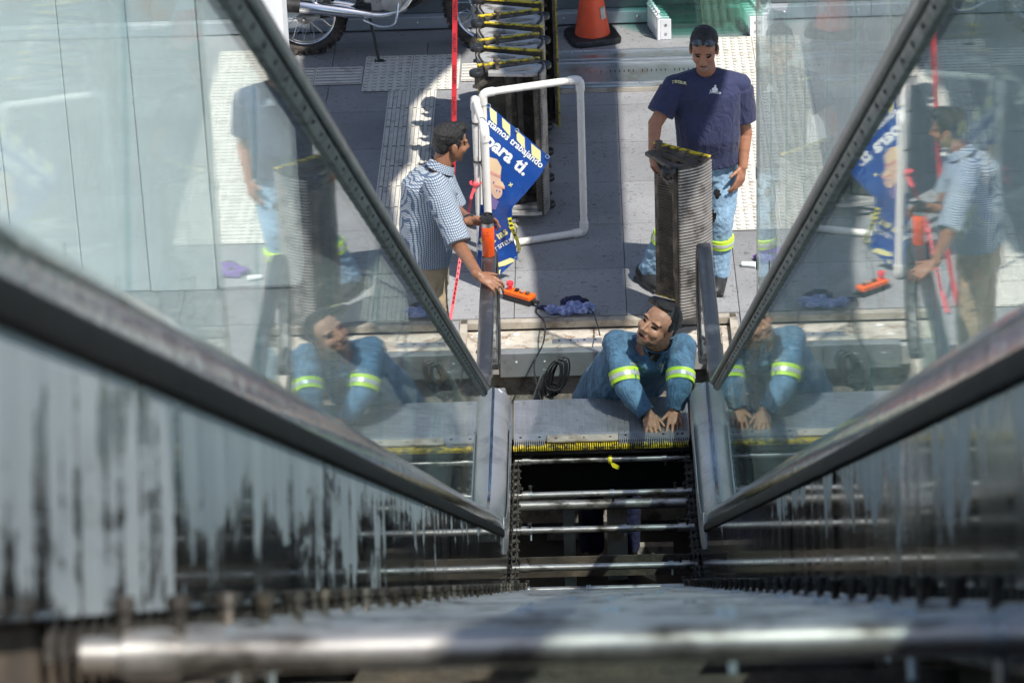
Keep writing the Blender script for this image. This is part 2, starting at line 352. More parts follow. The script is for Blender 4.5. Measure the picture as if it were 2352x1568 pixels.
# paving tiles
TS = 0.69; X0, Y0 = 0.175, 1.70
tile_me = MB().box((0, 0, -0.006), (TS - 0.005, TS - 0.005, 0.012)).mesh('tile', MAT['floor'])
for i in range(-7, 7):
    for j in range(-3, 8):
        x, y = X0 + (i + 0.5) * TS, Y0 + (j + 0.5) * TS
        if y + TS / 2 > 6.8: continue
        if y < PY1 and abs(x) < PX + TS / 2 + 0.01: continue
        inst(tile_me, 'tile', GROUND, T(x, y, 0))
# tactile paving: dome tiles and bar tiles
D = 0.35
def dome_me():
    b = MB().box((0, 0, 0.002), (D - 0.004, D - 0.004, 0.006)); k = 6
    for i in range(k):
        for j in range(k):
            b.lathe([(0.0165, 0.0045), (0.015, 0.009), (0.009, 0.0115), (0.001, 0.012)], ((i - k / 2 + 0.5) * D / k, (j - k / 2 + 0.5) * D / k, 0), n=8)
    return b.mesh('dome_tile', MAT['tact'], smooth=50)
def bar_me():
    b = MB().box((0, 0, 0.002), (D - 0.004, D - 0.004, 0.006)); k = 6
    for i in range(k):
        x = (i - k / 2 + 0.5) * D / k
        b.prism([(x - 0.017, 0, 0.0045), (x + 0.017, 0, 0.0045), (x + 0.012, 0, 0.0115), (x - 0.012, 0, 0.0115)], (0, -D * 0.47, 0), (0, D * 0.47, 0))
    return b.mesh('bar_tile', MAT['tact'])
DM, BM_ = dome_me(), bar_me()
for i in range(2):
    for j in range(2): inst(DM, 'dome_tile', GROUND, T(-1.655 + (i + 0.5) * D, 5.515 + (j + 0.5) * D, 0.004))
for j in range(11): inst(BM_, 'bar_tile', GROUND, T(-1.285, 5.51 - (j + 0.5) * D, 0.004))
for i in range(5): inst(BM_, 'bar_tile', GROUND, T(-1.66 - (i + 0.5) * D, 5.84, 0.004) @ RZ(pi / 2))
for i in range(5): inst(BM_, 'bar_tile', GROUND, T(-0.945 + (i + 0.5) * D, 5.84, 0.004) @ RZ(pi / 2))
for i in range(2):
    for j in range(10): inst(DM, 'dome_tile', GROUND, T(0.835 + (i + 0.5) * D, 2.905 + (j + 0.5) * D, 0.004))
# back wall: steel kerb and rusty grey-blue steel panels
wl = thing('steel_wall', (0, 6.85, 0), 'grey blue rusty steel wall behind the motorcycle and the cone', 'wall')
for k in range(-6, 7):
    b = MB(); b.b2((k * 1.4 - 0.697, 6.85, 0.10), (k * 1.4 + 0.697, 6.95, 2.4)); b.build('wall_panel', MAT['bluesteel'], wl, bevel=0.004)
    b = MB(); b.b2((k * 1.4 - 0.698, 6.78, 0.0), (k * 1.4 + 0.698, 6.94, 0.095)); b.build('kerb_piece', MAT['kerb'], wl, bevel=0.006)
for k in range(9):
    b = MB(); b.lathe([(0.012, 0), (0.012, 0.006), (0.006, 0.01)], (-2.4 + k * 0.55, 6.78, 0.05), (0, -1, 0), n=8); b.build('bolt', MAT['steel'], wl)
# white pillar on the left and the white panelled wall beyond
b = MB(); wx = GY(650, 60, 2.2).x; pl = thing('wall_pier', (wx - 1.0, 2.35, 0), 'broad white wall pier left of the motorcycle wheel', 'wall')
b.b2((wx - 0.52, 2.2, 0.002), (wx, 2.55, 4.2)); b.build('shaft', MAT['white'], pl, bevel=0.03)
for k in range(6):
    b = MB(); b.b2((wx - 0.526 - 0.42 * (k + 1), 2.215 + 0.012 * (k % 2), 0.002), (wx - 0.53 - 0.42 * k, 2.55, 4.2)); b.build('wall_panel', MAT['white'], pl, bevel=0.008)
ww = thing('panel_wall', (-4.9, 0, 0), 'white panelled wall left of the escalator glass', 'wall')
for k in range(9):
    b = MB(); b.b2((-5.02, -6.5 + k * 1.0, 0.0), (-4.9, -5.506 + k * 1.0, 4.4)); b.build('wall_panel', MAT['white'], ww, bevel=0.006)

# ================================================================== ESCALATOR
R0, YB, ZB, SL = 1.6, -1.35, 0.18, radians(30)
TL_ = R0 * math.tan(SL / 2); ARC = R0 * SL
def ref(s):
    if s < 0:
        p = (YB - TL_ * cos(SL) + s * cos(SL), ZB + TL_ * sin(SL) - s * sin(SL)); n = (sin(SL), cos(SL))
    elif s < ARC:
        a = SL * (1 - s / ARC); p = (YB + TL_ - R0 * sin(a), ZB + R0 - R0 * cos(a)); n = (sin(a), cos(a))
    else: p = (YB + TL_ + s - ARC, ZB); n = (0.0, 1.0)
    return p, n
def at(s, X, h):
    p, n = ref(s); return Vector((X, p[0] + n[0] * h, p[1] + n[1] * h))
def s_of_Y(Y): return Y - (YB + TL_) + ARC          # on the level part
def svals(s0, s1, step=0.12):
    out = [s0]
    if s0 < 0 < s1: out.append(0.0)
    k = 1
    while k * step < ARC:
        if s0 < k * step < s1: out.append(k * step)
        k += 1
    if s0 < ARC < s1: out.append(ARC)
    out.append(s1); return out
def sweep(sec, s0, s1, mb=None, uvh=True):
    """sec: closed polygon of (X, h); swept along the escalator path"""
    mb = mb or MB(); o = len(mb.v); ss = svals(s0, s1)
    mb.rings([[at(s, X, h) for X, h in sec] for s in ss])
    i = o
    for s in ss:
        for X, h in sec: mb.uv[i] = (s, h + 1.0 + (10.0 if X > 0 else 0.0)); i += 1
    return mb
S_TOP = -18.0
S_END = s_of_Y(0.16)
ESC = thing('escalator', (0, 0.6, -0.95), 'dismantled escalator with glass balustrades, bare step axles and open pit', 'escalator')
def side(sg):
    r = lambda pts: [(sg * x, h) for x, h in pts]
    # skirt panels
    cuts = [S_TOP]; 
    while cuts[-1] < S_END - 1.2: cuts.append(cuts[-1] + 2.05)
    cuts[-1] = S_END
    for a, b in zip(cuts, cuts[1:]):
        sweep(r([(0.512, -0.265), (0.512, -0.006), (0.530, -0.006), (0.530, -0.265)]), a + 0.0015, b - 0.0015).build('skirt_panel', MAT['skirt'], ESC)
    # black rubber strip, polished inner deck, outer deck
    sweep(r([(0.509, -0.016), (0.501, -0.010), (0.501, 0.014), (0.508, 0.0265), (0.535, 0.0265), (0.535, -0.0045), (0.5115, -0.0045), (0.5115, -0.016)]), S_TOP, -0.335).build('rubber_strip', MAT['strip'], ESC, smooth=40)
    cut2 = [S_TOP + 0.7]
    while cut2[-1] < -0.9: cut2.append(cut2[-1] + 1.9)
    cut2[-1] = -0.35
    for a, b in zip(cut2, cut2[1:]):
        sweep(r([(0.510, 0.028), (0.514, 0.060), (0.530, 0.082), (0.552, 0.094), (0.575, 0.118), (0.598, 0.128), (0.598, 0.028)]), a + 0.001, b - 0.001).build('inner_deck', MAT['deck'], ESC, smooth=35)
    sweep(r([(0.618, 0.028), (0.618, 0.126), (0.70, 0.075), (0.715, 0.028)]), S_TOP, -0.35).build('outer_deck', MAT['newel'], ESC, smooth=35)
    sweep(r([(0.700, -0.62), (0.700, 0.026), (0.712, 0.026), (0.712, -0.62)]), S_TOP, S_END - 0.01).build('outer_cladding', MAT['steel'], ESC)
    # glass balustrade panes
    gc = [S_TOP + 0.3]
    while gc[-1] < S_END - 1.2: gc.append(gc[-1] + 1.62)
    gc[-1] = S_END + 0.05
    for a, b in zip(gc, gc[1:]):
        h0 = 0.10
        sweep(r([(0.604, h0), (0.604, 0.735), (0.613, 0.735), (0.613, h0)]), a + 0.002, b - 0.002).build('glass_pane', MAT['glass'], ESC)
    # handrail: guide profile under it, rubber belt on it, wrapped round the newel
    hs = svals(S_TOP, S_END + 0.36, 0.08)
    def hp(h): return [at(s, sg * 0.612, h) for s in hs]
    RN = 0.33; e = at(S_END + 0.36, sg * 0.612, 0.0)
    def newel_arc(h):                       # semicircle at the landing end, centre below the rail
        rr = RN + (h - 0.75); c = Vector((e.x, e.y, e.z + 0.75 - RN)); return [c + Vector((0, sin(a) * rr, cos(a) * rr)) for a in [pi * k / 12 for k in range(1, 13)]]
    def belt(sec, name, mat, sm):
        mb = MB(); rings = []
        def ringat(p, n): return [p + Vector((sg * x, 0, 0)) + n * h for x, h in sec]
        for s in hs:
            p, n = ref(s); rings.append(ringat(at(s, sg * 0.612, 0.75), Vector((0, n[0], n[1]))))
        c = Vector((e.x, e.y, e.z + 0.75 - RN))
        for k in range(1, 13):
            a = pi * k / 12; n = Vector((0, sin(a), cos(a))); rings.append(ringat(c + n * RN, n))
        mb.rings(rings); return mb.build(name, mat, ESC, smooth=sm)
    belt([(-0.040, 0.002), (-0.042, 0.018), (-0.036, 0.032), (-0.02, 0.037), (0.02, 0.037), (0.036, 0.032), (0.042, 0.018), (0.040, 0.002), (0.030, -0.006), (0.030, 0.004), (-0.030, 0.004), (-0.030, -0.006)], 'handrail', MAT['handrail'], 60)
    gd = belt([(-0.026, -0.012), (-0.026, 0.003), (0.026, 0.003), (0.026, -0.012), (0.016, -0.034), (-0.016, -0.034)], 'guide_rail', MAT['guide'], 30)
    rv = MB()
    for k in range(70):
        s = -13.5 + k * 0.2
        if s > S_END: break
        for hh in (-0.030, -0.008):
            c0 = at(s + (0.1 if hh < -0.02 else 0), sg * (0.612 - 0.022), 0.75 + hh * 0.7); rv.lathe([(0.006, 0), (0.005, 0.003)], c0, (-sg, 0, -0.6), n=6)
    rv.build('rivet', MAT['black'], gd, kind='stuff')
    # level newel deck box at the landing
    a, b = -0.33, S_END
    nb = sweep(r([(0.5055, -0.10), (0.5055, 0.020), (0.516, 0.060), (0.545, 0.095), (0.598, 0.120), (0.640, 0.120), (0.715, 0.070), (0.715, -0.005), (0.534, -0.005), (0.511, -0.006), (0.511, -0.10)]), a, b); nb.build('newel_deck', MAT['newel'], ESC, smooth=30)
    sweep(r([(0.596, 0.1205), (0.596, 0.130), (0.622, 0.130), (0.622, 0.1205)]), a, b - 0.02).build('glass_channel', MAT['deck'], ESC, smooth=20)
    fl = sweep(r([(0.5035, 0.028), (0.5035, 0.085), (0.510, 0.085), (0.510, 0.028)]), a + 0.1, s_of_Y(-0.25)); fl.build('edge_flange', MAT['steel'], ESC, bevel=0.002)
    # newel end cap
    cp = MB(); yE = 0.162; zE = ZB
    prof = [(0, zE + 0.115), (0.11, zE + 0.04), (0.13, zE - 0.1), (0.13, zE - 0.25), (0, zE - 0.25)]
    cp.prism([(sg * 0.535, yE + y, z_) for y, z_ in prof], (0, 0, 0), (sg * 0.178, 0, 0)); cp.build('newel_cap', MAT['newel'], ESC, bevel=0.006)
    # truss side plates below the skirt, chain guide track
    sweep(r([(0.532, -1.02), (0.532, -0.27), (0.548, -0.27), (0.548, -1.02)]), S_TOP, s_of_Y(0.35)).build('side_plate', MAT['brown'], ESC)
    sweep(r([(0.470, -0.365), (0.470, -0.350), (0.530, -0.350), (0.530, -0.365)]), S_TOP, s_of_Y(0.3)).build('chain_track', MAT['brown'], ESC)
    # step chain
    ch = MB(); ch.tube([at(-12.8, sg * 0.5, -0.335), at(-12.7, sg * 0.5, -0.335)], 0.004, 6)
    chain = ch.build('step_chain', MAT['greasy'], ESC)
    lk = MB(); L2 = 0.081
    for dx in (-0.012, 0.012):
        for u in (0, 1):
            pass
        pr = [(dx, -L2 / 2 - 0.016, -0.014), (dx, -L2 / 2 + 0.0, -0.021), (dx, 0, -0.011), (dx, L2 / 2, -0.021), (dx, L2 / 2 + 0.016, -0.014), (dx, L2 / 2 + 0.016, 0.014), (dx, L2 / 2, 0.021), (dx, 0, 0.009), (dx, -L2 / 2, 0.021), (dx, -L2 / 2 - 0.016, 0.014)]
        lk.prism(pr, (-0.003, 0, 0), (0.003, 0, 0))
    lk.lathe([(0.017, -0.014), (0.017, 0.014)], (0, L2 / 2, 0), (1, 0, 0), n=10)
    lk.lathe([(0.008, -0.030), (0.008, 0.030)], (0, L2 / 2, 0), (1, 0, 0), n=8)
    lme = lk.mesh('chain_link', MAT['greasy'])
    far = MB(); i = 0; s = -13.9
    while s < s_of_Y(0.25):
        p, n = ref(s); a = atan2(n[0], n[1]); Mx = T(*at(s, sg * 0.488, -0.303)) @ RX(-a)
        if i < 120: inst(lme, 'chain_link', chain, Mx)
        else: far.add([Mx @ v for v in lk.v], lk.f)
        i += 1; s += L2
    far.build('far_chain_links', MAT['greasy'], chain, kind='stuff')
    # brush strip teeth hanging under the skirt
    tb = MB(); s = -14.0; rnd = random.Random(3)
    while s < s_of_Y(-0.3):
        q = at(s, sg * 0.521, -0.285); p, n = ref(s); tb.box(q, (0.008, 0.026, 0.045), (RX(-atan2(n[0], n[1])) @ RX(rnd.uniform(-.15, .15))).to_3x3()); s += 0.081
    tb.build('skirt_bracket', MAT['greasy'], ESC, kind='stuff')
for sg in (-1, 1): side(sg)
# step axles across the gap
s_first = s_of_Y(0.055)
rd = MB(); rd.lathe([(0.0185, -0.495), (0.0185, 0.495)], (0, 0, 0), (1, 0, 0), n=16)
for e_ in (-1, 1): rd.lathe([(0.025, 0), (0.025, 0.05)], (e_ * 0.43 - 0.025, 0, 0), (1, 0, 0), n=12)
rod_me = rd.mesh('axle_rod', MAT['rod'], smooth=40)
cl = MB(); cl.lathe([(0.0235, -0.006), (0.0235, 0.006)], (0, 0, 0), (1, 0, 0), n=14); cl.lathe([(0.0235, -0.018), (0.0235, -0.01)], (0, 0, 0), (1, 0, 0), n=14)
cl.tube([(0, 0, -0.02), (0, 0, -0.055)], 0.006, 6); cl_me = cl.mesh('clamp', MAT['galv'], smooth=40)
st = MB(); st.tube([(0, 0, 0), (0, 0, 0.035)], 0.007, 8); st.lathe([(0.011, 0.03), (0.011, 0.043), (0.006, 0.044), (0.005, 0.036)], (0, 0, 0), n=10); st_me = st.mesh('grease_stud', MAT['greasy'], smooth=40)
rnd = random.Random(5); k = 0; s = s_first
while s > -14.15:
    p, n = ref(s); a = -atan2(n[0], n[1]); c0 = at(s, 0, -0.303)
    o = inst(rod_me, 'axle_rod', ESC, T(*c0) @ RX(a) @ RY(rnd.uniform(-.004, .004)))
    for x in ((-0.40, rnd.uniform(-.2, .35)) if k % 3 else (0.36,)):
        inst(cl_me, 'clamp', o, T(x, c0.y, c0.z) @ RX(a + rnd.uniform(-.6, .6)))
    for e_ in (-1, 1):
        for q in range(2): inst(st_me, 'grease_stud', o, T(e_ * (0.455 - 0.05 * q), c0.y, c0.z) @ RX(a + rnd.uniform(-.3, .3)) @ T(0, 0.0, 0.012))
    s -= 0.405; k += 1
NEAR_S = s + 0.405
# fixed tie tube and cross angles seen between the axles
def cross(name, s, h, prof, mat, **kw):
    b = MB(); p, n = ref(s); a = -atan2(n[0], n[1])
    b.prism([at(s, 0, h) + RX(a).to_3x3() @ Vector((0, y, z_)) for y, z_ in prof], (-0.53, 0, 0), (0.53, 0, 0)); return b.build(name, mat, ESC, **kw)
b = MB(); b.lathe([(0.030, -0.53), (0.030, 0.53)], at(s_of_Y(-0.17), 0, -0.47), (1, 0, 0), n=18); b.build('tie_tube', MAT['rod'], ESC, smooth=40)
for sY, h in ((-1.02, -0.42), (-1.55, -0.44), (-1.9, -0.44)):
    cross('cross_angle', s_of_Y(sY), h, [(-0.03, 0), (0.05, 0.0), (0.05, 0.006), (-0.024, 0.006), (-0.024, 0.12), (-0.03, 0.12)], MAT['brown'])
sQ = s_of_Y(-2.4)
while sQ > -12.6:
    cross('cross_angle', sQ, -0.46, [(-0.03, 0), (0.05, 0.0), (0.05, 0.006), (-0.024, 0.006), (-0.024, 0.07), (-0.03, 0.07)], MAT['brown']); sQ -= 1.62
# oil pan and grey catch boards under the axles near the top
sweep([(-0.53, -1.0), (-0.53, -0.99), (0.53, -0.99), (0.53, -1.0)], S_TOP, s_of_Y(-0.9)).build('oil_pan', MAT['greasy'], ESC)
for k in range(4):
    a = -13.9 + k * 0.55
    sweep([(-0.50, -0.47), (-0.50, -0.45), (0.50, -0.45), (0.50, -0.47)], a, a + 0.5).build('catch_board', MAT['bar'], ESC)
for x, dy in ((-0.045, 0), (0.02, 0.05), (0.08, -0.03)):
    b = MB(); q = at(-13.55 + dy, x, -0.444); b.ell(q, (0.03, 0.02, 0.006)); b.build('paint_drip', MAT['yellow'], ESC)
# landing: comb carrier, comb plate, comb segments, yellow teeth
b = MB(); b.b2((-0.5, 0.075, -0.075), (0.5, 0.13, -0.032)); b.build('comb_carrier', MAT['greasy'], ESC)
plate = MB(); plate.b2((-0.502, 0.135, -0.03), (0.502, 0.583, 0.0))
PLT = plate.build('comb_plate', MAT['comb'], ESC, bevel=0.002)
rib = MB(); nx, ny = 30, 26            # raised slotted ribs, in columns
for i in range(nx):
    for j in range(ny):
        x = -0.495 + (i + 0.5) * 0.99 / nx; y = 0.145 + (j + 0.5) * 0.43 / ny
        rib.b2((x - 0.0135, y - 0.0048, 0.0005), (x + 0.0135, y + 0.0048, 0.0055))
rib.build('plate_rib', MAT['comb'], PLT, kind='stuff')
def comb_seg(x0, x1, parent=ESC, y0=0.045, z0=0.0, mat='comb', yb=0.132):
    b = MB(); b.b2((x0 + 0.001, y0 + 0.035, z0 - 0.012), (x1 - 0.001, yb, z0 + 0.002)); x = x0 + 0.006
    while x < x1 - 0.004:
        b.add([(x - 0.0026, y0 + 0.036, z0 - 0.010), (x + 0.0026, y0 + 0.036, z0 - 0.010), (x + 0.0026, y0 + 0.036, z0 + 0.001), (x - 0.0026, y0 + 0.036, z0 + 0.001), (x - 0.001, y0 - 0.014, z0 - 0.016), (x + 0.001, y0 - 0.014, z0 - 0.016)],
              [(0, 1, 2, 3), (3, 2, 5, 4), (0, 4, 5, 1), (0, 3, 4), (1, 5, 2)]); x += 0.0105
    o = b.build('comb_segment', MAT[mat], parent)
    for xs in (x0 + 0.04, x1 - 0.04):
        q = MB(); q.lathe([(0.008, 0.002), (0.007, 0.005), (0.003, 0.005)], (xs, yb - 0.025, z0), n=10); q.build('screw', MAT['black'], o)
    return o
comb_seg(-0.50, -0.312); comb_seg(0.098, 0.392); comb_seg(0.392, 0.50)
b = MB(); b.b2((-0.310, 0.060, -0.012), (0.096, 0.131, 0.001))
bb = b.build('bare_comb_bar', MAT['bar'], ESC, bevel=0.003)
for xs in (-0.26, -0.10, 0.05):
    q = MB(); q.lathe([(0.007, 0.0012), (0.007, 0.002)], (xs, 0.095, 0), n=10); q.build('screw_hole', MAT['black'], bb)
yt = MB(); x = -0.498
while x < 0.5:
    yt.b2((x - 0.0032, 0.012, -0.036), (x + 0.0032, 0.068, -0.018)); x += 0.0128
yt.build('yellow_teeth', MAT['yellow'], ESC, kind='stuff')
b = MB(); b.b2((-0.5, 0.03, -0.07), (0.5, 0.06, -0.042)); b.build('tooth_carrier', MAT['greasy'], ESC)
b = MB(); b.b2((-0.53, 0.26, -0.44), (0.53, 0.30, -0.13)); b.build('tension_plate', MAT['black'], ESC, bevel=0.01)
b = MB(); b.b2((-0.53, 0.18, -0.115), (0.53, 0.24, -0.075)); b.build('cross_beam', MAT['greasy'], ESC)
# perforated shaft just under the comb with a knot of yellow tape on it
# pit walls and floor
pit = MB(); pit.b2((-0.86, -2.6, -1.3), (0.86, 1.9, -1.25)); PIT = pit.build('pit_floor', MAT['black'], kind='structure')
for sg in (-1, 1):
    b = MB(); b.b2((sg * 0.842, -0.2, -1.25), (sg * 0.93, 1.78, -0.0145)); b.build('pit_wall', MAT['conc'], PIT)
b = MB(); b.b2((-0.84, 1.36, -1.25), (0.84, 1.45, -0.10)); b.build('pit_wall', MAT['conc'], PIT)
b = MB(); b.b2((-0.84, 1.452, -1.25), (0.84, 1.69, -0.066)); b.build('pit_ledge', MAT['dust'], PIT)
b = MB(); b.b2((-0.835, 1.38, -0.064), (0.835, 1.62, -0.052)); b.build('dust_layer', MAT['dust'], PIT)
for sg in (-1, 1):
    b = MB(); b.b2((sg * 0.66, 0.62, -0.30), (sg * 0.838, 1.36, -0.07)); b.build('side_ledge', MAT['dust'], PIT)
    b = MB(); b.b2((sg * 0.80, 0.4, -0.04), (sg * 0.845, 1.69, -0.002)); b.build('pit_edge_angle', MAT['bar'], PIT)
    b = MB(); b.b2((sg * 0.745, 0.4, -0.066), (sg * 0.80, 1.60, -0.045)); b.build('pit_edge_angle', MAT['dust'], PIT)
b = MB(); b.b2((-0.84, 1.635, -0.045), (0.84, 1.69, -0.002)); b.build('pit_edge_angle', MAT['bar'], PIT)
# grey steel beam at the front of the ledge, with holes and a comb strip on top
bm_ = thing('pit_beam', (0, 1.32, -0.2), 'grey steel beam across the pit behind the crouching worker', 'beam')
b = MB(); b.b2((-0.60, 1.29, -0.205), (0.56, 1.355, -0.042)); b.build('web', MAT['greysteel'], bm_, bevel=0.005)
b = MB(); b.b2((-0.72, 1.30, -0.19), (-0.603, 1.35, -0.06)); b.build('end_bracket', MAT['alu'], bm_, bevel=0.006)
b = MB(); b.b2((0.563, 1.30, -0.19), (0.70, 1.35, -0.06)); b.build('end_bracket', MAT['alu'], bm_, bevel=0.006)
for xs in (-0.33, 0.02, 0.10, 0.3, -0.5):
    q = MB(); q.lathe([(0.006, 0.0), (0.006, 0.004)], (xs, 1.29, -0.10), (0, -1, 0), n=10); q.build('bolt_hole', MAT['lett'], bm_)
for xs in (-0.66, 0.64):
    q = MB(); q.lathe([(0.012, 0), (0.012, 0.02), (0.018, 0.021), (0.018, 0.05), (0.010, 0.055)], (xs, 1.30, -0.09), (0, -0.4, 1), n=10); q.build('bolt', MAT['steel'], bm_, smooth=40)
cs = comb_seg(-0.28, -0.13, bm_, 1.40, -0.046, 'comb', 1.48); cs2 = comb_seg(-0.128, 0.02, bm_, 1.40, -0.046, 'comb', 1.48)
cs.name = 'comb_strip'; cs2.name = 'comb_strip'
for k in range(26):                                        # mortar crumbs on the ledge
    q = MB(); r_ = random.uniform(0.006, 0.02); x = random.uniform(0.55, 0.83) if k % 2 else random.uniform(-0.82, -0.5)
    q.ell((x, random.uniform(1.42, 1.6), -0.050), (r_ * 1.4, r_, r_ * 0.6), n=6, m=4); q.build('crumb', MAT['lett' if k % 4 == 0 else 'dust'], PIT)
for x, y, l in ((-0.35, 1.2, 0.30), (0.2, 1.0, 0.22)):     # things lying in the pit
    q = MB(); q.b2((x, y - 0.06, -1.249), (x + l, y, -1.2)); q.build('rubble', MAT['conc'], PIT)
b = MB(); b.b2((-0.24, 0.55, -1.24), (-0.17, 0.63, -0.2)); b.build('pit_post', MAT['galv'], PIT)
b = MB(); b.b2((0.02, 0.62, -1.24), (0.14, 0.64, -0.55)); b.build('pit_plate', MAT['galv'], PIT)

# glass partitions alongside the escalator
def partition(sg, label):
    t = thing('glass_partition', (sg * 0.90, 0.3, 0), label, 'glass wall')
    ys = [0.34 - k * 1.25 for k in range(13)]
    for k, (y1, y0) in enumerate(zip(ys, ys[1:])):
        def zb(y): return 0.02 if y > -1.4 else 0.02 + (-1.4 - y) * math.tan(SL)
        x = sg * 0.90
        lo = [(x, y0 + 0.006, zb(y0)), (x, y1 - 0.006, zb(y1))]
        if y0 < -1.4 < y1: lo = [(x, y0 + 0.006, zb(y0)), (x, -1.4, 0.02), (x, y1 - 0.006, 0.02)]
        poly = lo + [(x, y1 - 0.006, zb(y1) + 2.9), (x, y0 + 0.006, zb(y0) + 2.9)]
        b = MB(); b.prism(poly, (0, 0, 0), (sg * 0.012, 0, 0)); o = b.build('pane', MAT['wallglass'], t)
        for q in range(2):
            f_ = MB(); zz = zb(y1) + 0.9 + q * 0.55
            f_.b2((sg * 0.892, y1 - 0.035, zz), (sg * 0.899, y1 - 0.008, zz + 0.07)); f_.build('glass_fitting', MAT['guide'], o, bevel=0.002)
    b = MB(); b.b2((sg * 0.897, 0.336, 0.0), (sg * 0.916, 0.346, 2.9)); b.build('edge_trim', MAT['bar'], t)
partition(1, 'tall clear glass partition right of the escalator beside the standing man')


# ================================================================== LETTERING
def text_mb(s, size, bold=0.0, space=1.0):
    c = bpy.data.curves.new('t', 'FONT'); c.body = s; c.size = size; c.offset = bold; c.space_character = space; c.resolution_u = 2
    o = bpy.data.objects.new('t', c); COL.objects.link(o)
    me = o.to_mesh(); b = MB()
    b.add([v.co.copy() for v in me.vertices], [tuple(p.vertices) for p in me.polygons])
    o.to_mesh_clear(); bpy.data.objects.remove(o); bpy.data.curves.remove(c); return b
def dense(b, maxlen):
    """split long faces so a print can follow a curved surface"""
    bm = bmesh.new(); vs = [bm.verts.new(v) for v in b.v]
    for f in b.f:
        try: bm.faces.new([vs[i] for i in f])
        except ValueError: pass
    bmesh.ops.triangulate(bm, faces=bm.faces)
    for _ in range(3):
        es = [e for e in bm.edges if e.calc_length() > maxlen]
        if not es: break
        bmesh.ops.subdivide_edges(bm, edges=es, cuts=1); bmesh.ops.triangulate(bm, faces=bm.faces)
    bm.verts.index_update(); o = MB(); o.add([v.co.copy() for v in bm.verts], [tuple(v.index for v in f.verts) for f in bm.faces]); bm.free(); return o

